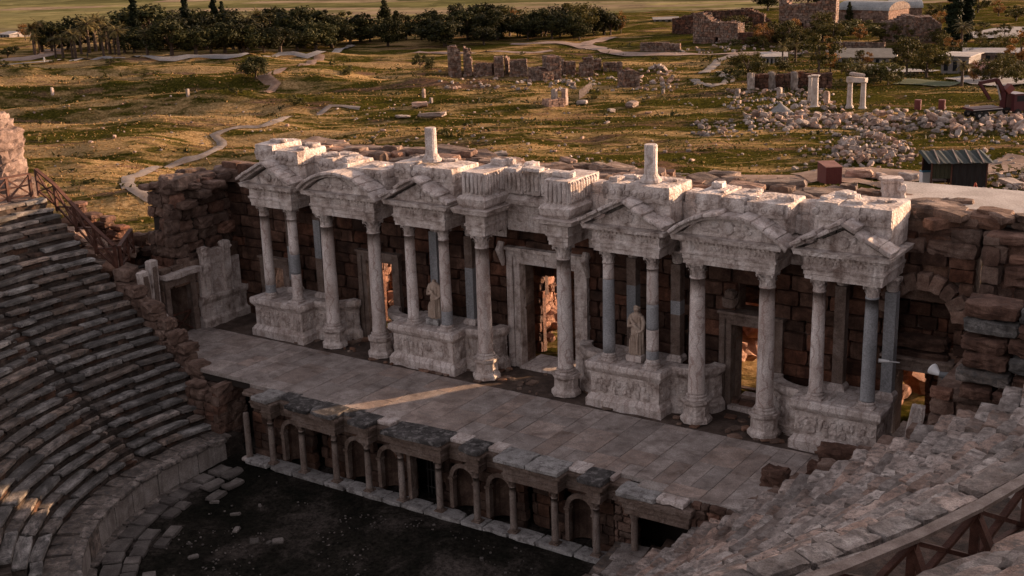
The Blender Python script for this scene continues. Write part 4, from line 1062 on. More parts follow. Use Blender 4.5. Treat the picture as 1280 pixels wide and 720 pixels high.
# ---- ruined side block at the far end of the stage
XV = -17.5
BROWN_P = stone_mat('pink_pier_stone', (.10, .065, .05), (.20, .14, .115), (.30, .23, .19), .8, .2, .8, streak=.3)
def versura():
    t = thing('side_wing', 'ruined side wing at the far stage corner with a dark doorway and collapsed upper courses', 'ruin', (XV-1.5, -.3, -.2))
    mb = MB(); ashlar(mb, (XV, -3.0), (0, 1), (1, 0), 4.8, -.15, lambda u: 3.0 if u < 2.1 else 3.6, .55, 1.1, .35, [(.32, 1.55, -.2, 2.35)], rough=.04, seg=3); mb.build('ashlar_facing', RUIN, t)
    mb = MB(); Rn = np.stack([[0, 1, 0], [-1, 0, 0], [0, 0, 1]], 1)
    for a, b, c, d in cells(4.8, -.3, 3.0, [(.32, 1.55, -.3, 2.35)]): box(mb, (XV-1.6, -3.0+a, c), (XV-.3, -3.0+b, d))
    mb.build('core', RUIN, t)
    mb = MB()
    for y0, y1 in ((-2.95, -2.68), (-1.45, -1.15)): box(mb, (XV-.25, y0, -.1), (XV+.10, y1, 2.35))
    box(mb, (XV-.25, -2.95, 2.35), (XV+.10, -1.15, 2.72)); mb.build('door_frame', CARVBR, t)
    mb = MB(); stone(mb, (XV-.1, -2.05, 2.86), (.95, 2.3, .26), p=16, rough=.06, seg=6); mb.build('lintel_cornice', MARBLE, t)
    b_ = MB()
    for a, b in (((-2.66, .05), (-1.46, .9)), ((-2.66, .9), (-1.46, .05)), ((-2.66, .95), (-1.46, .95))): bar(b_, (XV-.1, a[0], a[1]), (XV-.1, b[0], b[1]), .06)
    b_.build('barrier', WOOD, t)
    # panelled wall: base, moulding, pilasters
    mb = MB(); sweep(mb, [(XV, -1.05), (XV, WB)], [(.35, -.1), (.35, .25), (.28, .32), (.2, .38), (.2, 1.05), (.26, 1.1), (.34, 1.25), (.34, 1.4), (.0, 1.42), (.0, -.1)]); mb.build('panel_base', CARVED, t)
    mb = MB(); box(mb, (XV-.2, -.9, 1.42), (XV+.12, 1.6, 2.9)); mb.build('panel', MARBLE, t)
    for y, h in ((-.55, 3.75), (.75, 3.8)):
        mb = MB(); box(mb, (XV, y-.2, 1.4), (XV+.28, y+.2, h-.3)); stone(mb, (XV+.14, y, h-.2), (.36, .5, .4), p=10, rough=.12, seg=4); mb.build('pilaster', CARVED, t)
    mb = MB(); stone(mb, (XV+.05, .1, 3.2), (.25, 1.0, .7), p=12, rough=.1, seg=4); mb.build('broken_panel', MARBLE, t)
    # ruined mass above, front and side
    topf = lambda u: 7.2-.5*abs(math.sin(u*1.3))
    mb = MB(); ashlar(mb, (XV-.35, -1.9), (0, 1), (1, 0), 5.4, 2.9, lambda u: 6.75-.45*abs(math.sin(u*2.1)), .5, .95, .6, rough=.10, seg=4, p=8, jut=.13); mb.build('upper_courses', BROWN_L, t)
    mb = MB(); ashlar(mb, (XV-1.9, -1.9), (1, 0), (0, -1), 1.8, 2.95, lambda u: 6.7-.3*abs(math.sin(u*3)), .55, .9, .6, rough=.10, seg=4, p=8, jut=.12); mb.build('end_courses', BROWN_L, t)
    mb = MB(); box(mb, (XV-2.5, -1.1, -.3), (XV-.6, 3.3, 2.9)); box(mb, (XV-1.8, -1.6, 2.95), (XV-.6, 3.3, 6.3)); box(mb, (XV-2.6, -3.0, -.3), (XV-2.3, -1.1, 2.9)); mb.build('rubble_core', DARK, t)
    mb = MB()
    for k in range(26):
        s = rng.uniform(.5, 1.3); stone(mb, (XV-rng.uniform(.2, 1.8), rng.uniform(-2.0, 3.2), 6.55+rng.uniform(-.1, .35)), (s*1.3, s, s*.45), eul(rng.gauss(0, .08), rng.gauss(0, .08), rng.random()*3), p=7, rough=.1, seg=4)
    for q in range(3): stone(mb, (XV-.1, -1.2+q*.9, 5.9+.3*q), (1.0, .9, .35), rotz(rng.gauss(0, .1)), p=9, rough=.1, seg=4)
    mb.build('loose_top_stones', BROWN_L, t)
versura()
for (x, y, z, h, tilt, lab) in ((-17.0, -4.35, 1.3, 2.3, .10, 'broken carved pilaster leaning at the end of the seat rows'), (-17.4, -3.6, 1.3, 2.55, -.03, 'upright carved pilaster beside the dark corner doorway')):
    t = thing('carved_pilaster', lab, 'pilaster', (x, y, z)); R0_ = eul(tilt, 0, .1)
    mb = MB(); stone(mb, (x, y, z+h/2), (.34, .46, h), R0_, p=26, rough=.03, seg=6); mb.build('shaft', CARVED, t)
    mb = MB(); stone(mb, (x+.02, y, z+h/2), (.38, .26, h*.82), R0_, p=20, rough=.05, seg=6); mb.build('carved_strip', CARVBR, t)
    mb = MB(); stone(mb, (x, y, z-.12), (.8, .75, .3), p=8, rough=.1, seg=4); mb.build('foot_block', MARBLE, t)
# rough stepped walls closing the ends of the seat banks
def end_wall(label, xs, z_of, y, mat, w=.75, jit=.1):
    t = thing('end_wall', label, 'wall', (sum(xs)/2, y, -3.5)); sg = 1 if xs[1] > xs[0] else -1
    x = xs[0]
    while (x-xs[1])*sg < 0:
        l = rng.uniform(.55, 1.0); zt = z_of(x+sg*l/2); z = zt; first = True
        while z > max(zt-2.6, -3.4):
            h = rng.uniform(.35, .6); mb = MB(); stone(mb, (x+sg*l/2+rng.gauss(0, .05), y+rng.gauss(0, jit*.6), z-h/2), (l*.97, w*rng.uniform(.85, 1.15), h*.97), rotz(rng.gauss(0, .06)), p=8, rough=.10, seg=4); mb.build('stone', mat, t); z -= h
        x += sg*l
end_wall('stepped rough end wall of the far seat bank above the stage corner', (-11.3, -17.4), lambda x: -1.4+.82*(-x-11.6), -4.75, BROWN_L)
end_wall('stepped rough end wall of the near seat bank beside the stage paving', (10.6, 17.0), lambda x: -1.75+.70*(x-9.4), -4.95, BROWN_L, .6)
# parodos walls, low stones beside the dark gaps
t = thing('passage_wall', 'low squared stone wall beside the dark passage at the left end of the stage front', 'wall', (-12.0, -5.4, -3.3))
mb = MB(); ashlar(mb, (-13.3, -5.9), (1, 0), (0, -1), 1.9, -3.3, lambda u: -.55+.2*math.sin(u*4), .45, .7, .6, rough=.07, seg=3, p=9); mb.build('facing', BROWN_L, t)
mb = MB(); ashlar(mb, (-11.4, -5.9), (0, 1), (1, 0), 1.6, -3.3, lambda u: -.3, .45, .7, .4, rough=.07, seg=3); mb.build('return', BROWN_L, t)
t = thing('short_column', 'short capless column stub at the left corner of the stage front', 'column', (-9.65, -6.0, -2.95))
mb = MB(); lathe(mb, [(.15, 0), (.135, .1), (.13, 1.2), (.12, 1.9), (.10, 1.95)], 16, jit=.01); mb.build('shaft', SHAFTBR, t, world=False, smooth=True)
mb = MB(); stone(mb, (0, 0, -.05), (.5, .5, .16), p=10, rough=.06); mb.build('base', MARBLE, t, world=False)
t = thing('passage_doorway', 'dark passage doorway with a carved lintel right of the small columns', 'doorway', (9.1, WY, -3.2))
mb = MB(); lathe(mb, [(.14, -3.0), (.125, -2.8), (.115, -1.25), (.13, -1.2), (.17, -1.05), (.2, -.92)], 16, (8.15, -6.0, 0)); mb.build('column', SHAFTBR, t)
mb = MB(); sweep(mb, [(7.9, WY+.3), (7.9, -6.25), (10.2, -6.25), (10.2, WY+.3)], [(0, -.95), (0, -.75), (.05, -.73), (.05, -.52), (.13, -.48), (.16, -.34), (.16, -.26), (-.3, -.26), (-.3, -.95)], jit=.012); box(mb, (7.95, -6.2, -.93), (10.15, WY+.3, -.28)); mb.build('lintel', CARVBR, t)
mb = MB(); stone(mb, (8.4, -6.1, -.15), (1.4, .9, .2), rotz(.03), p=12, rough=.09, seg=6); mb.build('cornice_slab', PALEST, t)
mb = MB(); stone(mb, (9.6, -6.0, -.14), (1.0, .8, .18), p=14, rough=.06, seg=4); mb.build('cornice_slab', MARBLE, t)
mb = MB(); ashlar(mb, (10.2, -6.1), (1, 0), (0, -1), 3.0, -3.1, lambda u: -.05, .3, .45, .4, rough=.1, seg=3, p=8); mb.build('jamb_wall', BROWN_L, t)
mb = MB(); ashlar(mb, (7.15, WY), (1, 0), (0, -1), .85, -3.1, lambda u: -.2, .3, .45, .4, rough=.1, seg=3, p=8); mb.build('jamb_wall', BROWN_L, t)
# right-hand side wing: big rough blocks above the near seats
t = thing('side_wing', 'rough wall of big brown blocks rising above the near seats by the arch', 'ruin', (18.5, .6, 2))
mb = MB(); ashlar(mb, (16.75, 1.45), (1, 0), (0, -1), 6, 2.0, lambda u: 7.3+.5*math.sin(u*1.7+1), .62, 1.35, .8, rough=.075, seg=5, p=9, jut=.10); mb.build('end_courses', BROWN_L, t)
mb = MB(); ashlar(mb, (16.7, WB), (0, -1), (-1, 0), .6, .2, lambda u: 7.6, .6, .8, .5, rough=.07, seg=3, p=9); box(mb, (16.7, 1.6, .0), (22, 3.2, 7.4)); box(mb, (21.5, 1.7, .0), (34, 4.2, 9.3)); box(mb, (23.4, -5.6, .0), (36, 1.8, 9.6)); mb.build('flank', BROWN_L, t)
t = thing('stepped_end', 'long weathered slabs stacked in steps at the top of the near seats', 'wall', (18.3, -2.2, 2))
for i in range(6):
    z = 6.35-.47*i; x0 = 17.15+(.05 if i % 2 else -.08)+rng.gauss(0, .05)
    u = x0+.1
    while u < 20.5:
        l = rng.uniform(.9, 2.2); mb = MB(); stone(mb, (u+l/2, -2.1-.12*i+rng.gauss(0, .06), z+rng.gauss(0, .02)), (l*.98, 1.1, .43*rng.uniform(.85, 1.05)), eul(rng.gauss(0, .02), rng.gauss(0, .015), rng.gauss(0, .03)), p=9, rough=.10, seg=6); mb.build('slab', BROWN_L if (i+int(u)) % 3 else SEAT, t); u += l
mb = MB(); ashlar(mb, (16.3, -2.4), (1, 0), (0, -1), 4.5, .5, lambda u: 3.7, .45, .8, .5, rough=.09, seg=3, p=8); box(mb, (16.4, -2.2, .0), (21, 1, 3.6)); mb.build('base', BROWN_L, t)
t = thing('leaning_slab', 'pale slab leaning beside the near-end door', 'stone slab', (15.6, -.9, .9))
mb = MB(); stone(mb, (15.55, -.9, 1.75), (.45, .3, 1.7), eul(.1, .12, .3), p=14, rough=.05, seg=5); mb.build('slab', MARBLE, t)
mb = MB(); 
for k in range(18): stone(mb, (15.9+rng.uniform(-.4, 1.0), -.8+rng.uniform(-.7, .8), .8+rng.uniform(0, 1.1)), (rng.uniform(.3, .6), rng.uniform(.3, .5), rng.uniform(.2, .4)), rotz(rng.random()*3), p=7, rough=.1, seg=3)
mb.build('rubble_stones', BROWN_L, t)
for x, y, z, s, lab in ((13.25, -1.1, .2, (1.5, .7, .75), 'rough brown block lying at the foot of the near-end podium'), (12.0, -3.6, .15, (.9, .7, .7), 'rough brown block on the right edge of the stage paving'), (12.9, -2.2, .1, (.7, .6, .5), 'small squarish block between the stage paving and the near seats')):
    mb = MB(); stone(mb, (x, y, z), s, rotz(.2), p=7, rough=.1, seg=6); tag(mb.build('fallen_block', BROWN_L), lab, 'stone block')

# ---- floodlights
t = thing('floodlight', 'white-faced floodlight on a bracket before the near-end door', 'floodlight', (15.75, -.4, 2.4))
mb = MB(); V = []; 
lathe(mb, [(.05, 0), (.09, .08), (.19, .30), (.19, .33)], 16); q = mb.v[-1] @ eul(0, -1.25, -.5).T; mb.v[-1] = q+np.array([16.1, -.45, 3.45]); mb.build('lamp_head', plain_mat('lamp_white', (.75, .76, .77), .4), t)
mb = MB(); tube(mb, [(16.1, -.45, 3.45), (16.45, -.4, 3.45)], .1, 10); tube(mb, [(16.2, -.45, 3.4), (16.2, -.4, 2.6)], .035); tube(mb, [(16.0, -.4, 2.6), (16.4, -.4, 2.6)], .05); mb.build('bracket', plain_mat('lamp_grey', (.14, .15, .16), .5), t)
t = thing('spotlight', 'small white spotlight arm clamped beside the wholly grey column', 'floodlight', (14.1, .3, 3.2))
mb = MB(); tube(mb, [(14.0, .2, 3.35), (14.55, .5, 3.28)], [.022, .016], 8); mb.build('arm', plain_mat('lamp_white_arm', (.6, .6, .6), .4), t)
mb = MB(); tube(mb, [(13.95, .16, 3.36), (14.25, .33, 3.33)], [.07, .04], 10); mb.build('lamp_head', plain_mat('lamp_white_head', (.75, .75, .75), .4), t)

# ---- timber railings
def railing(label, pts, h, group=None, braced='x', post=.12, double=False):
    """pts: foot points of the posts"""
    c = np.mean(pts, 0); t = thing('railing', label, 'railing', tuple(c), 0, group)
    for i, p in enumerate(pts):
        p = np.array(p, float); mb = MB(); bar(mb, p-np.array([0, 0, .1]), p+np.array([0, 0, h]), post); mb.build('post', WOOD, t)
        if i+1 < len(pts):
            q = np.array(pts[i+1], float); z = np.array([0, 0, 1.0])
            mb = MB(); bar(mb, p+z*(h+.03), q+z*(h+.03), post*1.5, .07); mb.build('handrail', RAILTOP if double else WOOD, t)
            mb = MB(); bar(mb, p+z*.12, q+z*.12, post*.6); 
            if not double: bar(mb, p+z*h*.55, q+z*h*.55, post*.6)
            mb.build('rail', WOOD, t)
            mb = MB(); bar(mb, p+z*.1, q+z*(h-.05), post*.75, post*.5); bar(mb, q+z*.1+(q-p)*.01, p+z*(h-.05)+(q-p)*.01, post*.75, post*.5); mb.build('brace', WOOD, t)
            if double:
                nrm = np.array([CR[0]-p[0], CR[1]-p[1], 0]); nrm /= np.linalg.norm(nrm)
                mb = MB(); bar(mb, p+z*(h-.1), p+nrm*-.55+z*.0, post*.8); mb.build('strut', WOOD, t)
railing('dark X-braced timber railing along the walkway above the near seats', [polar(26.6+max(0, -a-20)*.045, R_(a), 6.95) for a in np.arange(-38, 1, 3.6)], 1.0, post=.15, double=True)
railing('reddish timber railing along the walkway above the far seats', [polar(22.75, R_(a), 6.5) for a in (187, 184.2, 181.4, 178.6, 175.8, 173)], 1.05, 'far timber railings')
railing('reddish timber railing descending beside the top of the far seats', [(-23.2, -4.7, 6.55), (-22.0, -4.7, 5.95), (-20.8, -4.7, 5.1), (-19.6, -4.7, 4.25), (-18.4, -4.65, 3.5)], 1.1, 'far timber railings')
railing('short reddish timber railing turning back at the foot of the descending one', [(-18.4, -4.4, 3.5), (-19.4, -3.2, 3.6), (-20.0, -2.4, 3.7)], 1.0, 'far timber railings')
# tall pier at the far upper corner
t = thing('stone_pier', 'tall rough stone pier standing above the far railing at the top of the seats', 'pier', (-27.4, -4.2, 6))
mb = MB()
for z, w, d, dx in ((6.3, 2.1, 1.8, 0), (7.2, 1.6, 1.5, -.15), (8.0, 1.5, 1.5, -.2), (8.7, 1.6, 1.6, -.15), (9.15, 1.2, 1.4, -.4)): stone(mb, (-26.6+dx, -3.9, z), (w, d, 1.0), rotz(.1+rng.gauss(0, .05)), p=10, rough=.07, seg=6)
stone(mb, (-27.1, -3.9, 9.65), (1.1, 1.2, .5), rotz(.3), p=6, rough=.12, seg=5); mb.build('shaft', BROWN_P, t)
# rubble wall between railing and side wing
t = thing('rubble_wall', 'dark collapsed rubble wall between the far railing and the ruined side wing', 'wall', (-22, -1, 0))
mb = MB(); ashlar(mb, (-26, -1.2), (1, 0), (0, -1), 6.0, .5, lambda u: 4.9-.25*u+.3*math.sin(u*3), .5, .8, .7, rough=.12, seg=3, p=6, jut=.12); box(mb, (-26, -.8, 0), (-20.2, 1, 3.2)); mb.build('facing', BROWN, t)
mb = MB()
for k in range(60):
    s = rng.uniform(.3, .9); x = rng.uniform(-26, -18.2); stone(mb, (x, rng.uniform(-4.2, -1) if x < -20.6 else rng.uniform(-4.2, -3.4), 3.6-.3*(x+22)*.5+rng.uniform(-.4, .2)), (s*1.3, s, s*.6), eul(rng.gauss(0, .2), rng.gauss(0, .2), rng.random()*6), p=6, rough=.12, seg=3)
box(mb, (-26, -4.3, 0), (-20.3, -1, 2.6)); box(mb, (-20.3, -4.3, 0), (-18.0, -3.15, 2.6)); mb.build('rubble_stones', RUIN, t)
# ================================================================== THE LAND BEHIND
FH = np.array([math.sin(YAW), math.cos(YAW)]); RH = np.array([FH[1], -FH[0]])
def sstep(a, b, x):
    t = min(1, max(0, (x-a)/(b-a))); return t*t*(3-2*t)
def fbm(x, y, s, o=3, seed=0.0):
    v = 0; a = 1.0
    for k in range(o): v += a*mnoise.noise(Vector((x/s, y/s, seed+k*7.3))); a *= .5; s *= .5
    return v
def terr(x, y):
    dx, dy = x-CAM[0], y-CAM[1]; w = dx*FH[0]+dy*FH[1]; l = dx*RH[0]+dy*RH[1]; q = l/max(w, 1)
    base = -1-.05*w if w < 260 else -14-.05*(w-260)+.03*(w-260)*min(1, (w-260)/80)
    if w > 560: base -= (w-560)**1.35*.05
    # ridges running across the view on the left meadow
    left = sstep(.10, -.10, q)
    far = sstep(75, 130, w)*sstep(420, 330, w)
    base += far*(2.6*left+.7)*mnoise.noise(Vector((l/62+.3*mnoise.noise(Vector((l/40, w/40, 2))), w/13, 4.2)))
    base += far*(.25+left*1.1)*mnoise.noise(Vector((l/26, w/6.5, 8.2)))
    base += sstep(48, 80, w)*(.7*fbm(x, y, 17, 3, 1.0)+.22*fbm(x, y, 3.5, 2, 5.0))
    # long scarp on the left
    base += 2.6*sstep(-.10, -.16, q)*sstep(252, 258, w+6*mnoise.noise(Vector((l/25, 0, 1))))*sstep(330, 270, w)
    base += 1.6*sstep(-.13, -.2, q)*sstep(312, 316, w+4*mnoise.noise(Vector((l/25, 3, 1))))*sstep(370, 330, w)
    # flat ground close behind the stage building, the hollow of the theatre, the cavea's hill
    near = sstep(24, 6, y)*sstep(70, 52, w); base = base*(1-near)+(-.35)*near
    rc = math.hypot(x-C0[0], y-C0[1])
    hill = sstep(46, 33, rc)*sstep(6, -1, y)*sstep(-14, -20, x); base = base*(1-hill)+4.6*hill
    if y < 3.5 and x > -19: base = min(base, -5.5-(3.5-y)*.3)
    if rc < 32.5 and y < 2: base = min(base, -6.0)
    return base
def ray(px, py):
    d = _F+_Rt*(px-640)/FPX-_U*(py-360)/FPX; return d/np.linalg.norm(d)
def at(px, py, lift=0.0):
    """where the line of sight through a photo pixel meets the ground"""
    d = ray(px, py); t = 52.0
    while t < 700:
        p = CAM+d*t
        if p[2] <= terr(p[0], p[1]): break
        t += 1.0
    lo, hi = t-1.0, t
    for k in range(8):
        m = (lo+hi)/2; p = CAM+d*m
        if p[2] <= terr(p[0], p[1]): hi = m
        else: lo = m
    p = CAM+d*hi; return np.array([p[0], p[1], terr(p[0], p[1])+lift])
def dep(p): return float((np.array(p)-CAM) @ _F)
def mpp(p): return dep(p)/FPX        # metres per photo pixel there
FACE = np.array([RH[0], RH[1]])      # to the right of the view
def terrain():
    ws = []; w = 36.0
    while w < 700: ws.append(w); w += .55+.0052*w if w < 500 else 8
    nl = 190; V = []; F = []
    for w in ws:
        for j in range(nl+1):
            q = -.50+1.0*j/nl; l = q*(w+14); x, y = CAM[0]+FH[0]*w+RH[0]*l, CAM[1]+FH[1]*w+RH[1]*l
            V.append((x, y, terr(x, y)))
    n = nl+1
    for i in range(len(ws)-1):
        for j in range(nl): F.append((i*n+j, i*n+j+1, (i+1)*n+j+1, (i+1)*n+j))
    m, t, b = nt('meadow_ground'); v = coords(t, world=True)
    mp = t.nodes.new('ShaderNodeMapping'); mp.vector_type = 'POINT'; mp.inputs['Rotation'].default_value = (0, 0, YAW); t.links.new(v, mp.inputs[0])
    mp2 = t.nodes.new('ShaderNodeMapping'); mp2.inputs['Scale'].default_value = (.28, 1, 1); t.links.new(mp.outputs[0], mp2.inputs[0]); vs_ = mp2.outputs[0]
    n1 = noise(t, vs_, .11, 9, .66, .6); n2 = noise(t, vs_, .5, 9, .7, .4); n3 = noise(t, v, 2.2, 8, .7)
    straw = ramp(t, n3, [(.28, (.085, .05, .021)), (.5, (.285, .19, .086)), (.72, (.48, .345, .185))])
    green = ramp(t, n3, [(.3, (.010, .012, .003)), (.52, (.048, .045, .009)), (.75, (.135, .105, .022))])
    earth = ramp(t, n3, [(.3, (.06, .034, .022)), (.6, (.17, .10, .07)), (.8, (.30, .21, .16))])
    fgs = mth(t, 'ADD', mth(t, 'MULTIPLY', n1, .65), mth(t, 'MULTIPLY', n2, .35))
    sep = t.nodes.new('ShaderNodeSeparateXYZ'); t.links.new(mp.outputs[0], sep.inputs[0])
    # the meadow is greener towards the right, as grazed damp ground
    gx = N(t, 'ShaderNodeMapRange'); gx.inputs['From Min'].default_value = -30; gx.inputs['From Max'].default_value = 60; gx.inputs['To Min'].default_value = -.015; gx.inputs['To Max'].default_value = .06
    t.links.new(sep.outputs[0], gx.inputs['Value'])
    fg = ramp(t, mth(t, 'ADD', fgs, gx.outputs[0]), [(.45, 0), (.525, 1)])
    c = mixc(t, straw, green, fg)
    n4 = noise(t, vs_, .18, 9, .7, .4)
    c = mixc(t, c, earth, ramp(t, n4, [(.55, 0), (.62, .85)]))
    t.links.new(c, b.inputs['Base Color']); b.inputs['Roughness'].default_value = 1.0; b.inputs['Specular IOR Level'].default_value = 0.0
    h = mth(t, 'ADD', noise(t, v, 1.1, 9, .72), mth(t, 'MULTIPLY', noise(t, v, 5, 6, .7), .4)); bump(t, b, h, .9, .5)
    mb = MB(); mb.add(V, F); tag(mb.build('ground', m, smooth=True), kind='structure')
terrain()
def plain():
    m, t, b = nt('plain_fields'); v = coords(t, world=True)
    mp = t.nodes.new('ShaderNodeMapping'); mp.inputs['Rotation'].default_value = (0, 0, YAW+.25); t.links.new(v, mp.inputs[0])
    mp2 = t.nodes.new('ShaderNodeMapping'); mp2.inputs['Scale'].default_value = (1/260, 1/60, 1); t.links.new(mp.outputs[0], mp2.inputs[0])
    vo = N(t, 'ShaderNodeTexVoronoi', Scale=1.0); vo.distance = 'CHEBYCHEV'; t.links.new(mp2.outputs[0], vo.inputs['Vector'])
    sp = t.nodes.new('ShaderNodeSeparateColor'); t.links.new(vo.outputs['Color'], sp.inputs[0])
    c = ramp(t, sp.outputs[0], [(0, (.075, .075, .03)), (.3, (.14, .13, .055)), (.5, (.22, .19, .09)), (.7, (.16, .15, .07)), (.85, (.27, .20, .14)), (1, (.10, .10, .04))])
    c = mixc(t, c, ramp(t, noise(t, v, .02, 8, .7), [(.35, .6), (.65, 1.25)]), 1.0, 'MULTIPLY')
    c = mixc(t, c, (.03, .035, .015), ramp(t, noise(t, v, .035, 6, .75), [(.6, 0), (.66, .8)]))
    t.links.new(c, b.inputs['Base Color']); b.inputs['Roughness'].default_value = 1.0; b.inputs['Specular IOR Level'].default_value = 0
    V = []
    for w, q in ((480, -.7), (480, .7), (16000, .8), (16000, -.8)):
        l = q*w; V.append((CAM[0]+FH[0]*w+RH[0]*l, CAM[1]+FH[1]*w+RH[1]*l, -95))
    mb = MB(); mb.add(V, [(0, 1, 2, 3)]); tag(mb.build('plain', m), kind='structure')
plain()
def strip(name, px, width, mat, lift=.05, step=1.5):
    """a path draped over the ground along photo points"""
    P = [at(*p)[:2] for p in px]; Q = []
    for i in range(len(P)-1):
        p0, p1, p2, p3 = P[max(i-1, 0)], P[i], P[i+1], P[min(i+2, len(P)-1)]
        n = max(2, int(np.linalg.norm(p2-p1)/step))
        for k in range(n):
            s = k/n; Q.append(.5*((2*p1)+(-p0+p2)*s+(2*p0-5*p1+4*p2-p3)*s*s+(-p0+3*p1-3*p2+p3)*s**3))
    Q.append(P[-1]); V = []; F = []; m = 5
    for i, p in enumerate(Q):
        d = Q[min(i+1, len(Q)-1)]-Q[max(i-1, 0)]; d = d/(np.linalg.norm(d)+1e-9); nn = np.array([d[1], -d[0]])
        ww = width(i/len(Q)) if callable(width) else width
        ww *= 1+.35*mnoise.noise(Vector((i*.31, px[0][0], 3)))+.25*mnoise.noise(Vector((i*1.3, px[0][0], 8)))
        zz = [terr(*(p+nn*ww*(k/(m-1)-.5))) for k in range(m)]
        for k in range(m):
            r = p+nn*ww*(k/(m-1)-.5); V.append((r[0], r[1], zz[k]+lift+.10*(1-abs(k/(m-1)-.5)*2)))
    for i in range(len(Q)-1):
        for k in range(m-1): F.append((i*m+k, i*m+k+1, (i+1)*m+k+1, (i+1)*m+k))
    mb = MB(); mb.add(V, F); return tag(mb.build(name, mat, smooth=True), kind='structure')
PATHM = stone_mat('gravel_path', (.12, .095, .08), (.19, .16, .14), (.26, .225, .20), .5, 0, .3)
ROADM = stone_mat('pale_road', (.16, .15, .148), (.21, .20, .197), (.26, .25, .24), .2, 0, .1)
DIRTM = stone_mat('dirt_track', (.11, .07, .048), (.20, .13, .095), (.29, .21, .16), .5, 0, .4)
PINKM = stone_mat('pinkish_bare_ground', (.17, .115, .09), (.25, .18, .145), (.33, .25, .21), .3, 0, .3)
strip('path', [(205, 247), (170, 238), (160, 228), (175, 219), (215, 208), (250, 197), (272, 187), (277, 178), (268, 170), (300, 160), (345, 152), (400, 143), (450, 136)], lambda s: 1.7-.6*s, PATHM, .12)
strip('road', [(0, 83), (60, 78), (130, 73), (185, 72), (250, 71.5), (300, 71), (350, 69), (400, 66), (440, 58)], 2.3, ROADM, .45, 3)
strip('path', [(0, 76), (30, 73), (60, 68), (75, 62)], 7.0, PINKM, .2, 4)
strip('road', [(640, 55), (700, 54), (735, 60), (770, 67), (850, 69), (930, 68), (1000, 66)], 5.5, PINKM, .2, 4)
strip('path', [(730, 58), (745, 52), (770, 47)], 4.5, PINKM, .2, 4)
strip('path', [(520, 66), (580, 67), (640, 66), (690, 64)], 3, PINKM, .2, 4)
strip('path', [(330, 116), (345, 106), (330, 96), (350, 88), (390, 76), (400, 68)], 2.6, DIRTM, .15, 3)
strip('path', [(880, 92), (895, 80), (905, 73), (925, 70)], 2.4, PATHM, .15, 2)
strip('path', [(868, 100), (890, 108), (912, 100), (900, 90)], 2.2, PATHM, .15, 2)
strip('dirt_track', [(850, 226), (950, 223), (1040, 224), (1120, 232), (1200, 252), (1290, 262)], 3.6, DIRTM, .1, 1.5)
strip('dirt_track', [(1000, 222), (1080, 216), (1160, 224), (1240, 214), (1290, 200)], 5.0, DIRTM, .14, 1.5)
strip('lawn', [(1125, 103), (1160, 104), (1200, 106)], 9, plain_mat('lawn_green', (.04, .055, .018), .9), .2, 2)
strip('terrace_paving', [(1205, 97), (1240, 101), (1290, 107)], 14, ROADM, .3, 3)
strip('terrace_paving', [(1060, 88), (1110, 89), (1150, 92)], 10, ROADM, .3, 3)
strip('plaza', [(1225, 40), (1260, 42), (1300, 46)], 34, ROADM, .3, 5)

# ---- grass
def grass():
    for nm, col, thr, cnt, seed in (('dry_grass', ((.26, .16, .065), (.46, .31, .14)), -1, 34000, 1), ('green_grass', ((.035, .038, .008), (.13, .115, .026)), 0, 34000, 2)):
        r = np.random.RandomState(seed); V = []; F = []; n = 0
        m = leaf_mat(nm+'_blades', *col, var=.2)
        for k in range(cnt):
            w = 55+r.rand()**1.5*250; q = r.uniform(-.44, .44); l = q*w
            x, y = CAM[0]+FH[0]*w+RH[0]*l, CAM[1]+FH[1]*w+RH[1]*l
            if y < 5.5: continue
            g = mnoise.noise(Vector((l/28, w/9, 3)))+(.25 if q > .05 else -.15)
            if (g > 0) != (nm == 'green_grass') and r.rand() < .8: continue
            z = terr(x, y); s = (.05+.10*r.rand())*(1+w/200)*(1 if nm == 'dry_grass' else .9)
            for b_ in range(4):
                a = r.rand()*6.28; ln = r.uniform(.4, 1.0)
                V += [(x+s*.5*math.cos(a), y+s*.5*math.sin(a), z-.05), (x-s*.5*math.cos(a), y-s*.5*math.sin(a), z-.05), (x+s*ln*math.cos(a+1.5), y+s*ln*math.sin(a+1.5), z+s*r.uniform(.6, 1.2))]
                F.append((n, n+1, n+2)); n += 3
        mb = MB(); mb.add(V, F); tag(mb.build(nm, m), kind='stuff')
grass()
def shrubs():
    r = np.random.RandomState(5); V = []; F = []; n = 0; m = leaf_mat('low_shrub_leaves', (.018, .02, .006), (.07, .06, .018), .2)
    for k in range(9000):
        w = 58+r.rand()**1.3*300; q = r.uniform(-.44, .44); l = q*w; x, y = CAM[0]+FH[0]*w+RH[0]*l, CAM[1]+FH[1]*w+RH[1]*l
        if y < 6 or mnoise.noise(Vector((l/34, w/8, 11)))+.5*mnoise.noise(Vector((l/9, w/4, 3))) < .28: continue
        z = terr(x, y); s = r.uniform(.15, .5)*(1+w/300)
        for b_ in range(9):
            d = r.normal(0, 1, 3); d[2] = abs(d[2])*.7; c = np.array([x, y, z])+d*s*.55; u = r.normal(0, 1, 3)*s*.35; v = r.normal(0, 1, 3)*s*.35
            V += [c-u, c+v, c+u]; F.append((n, n+1, n+2)); n += 3
    mb = MB(); mb.add(V, F); tag(mb.build('low_shrubs', m), kind='stuff')
shrubs()

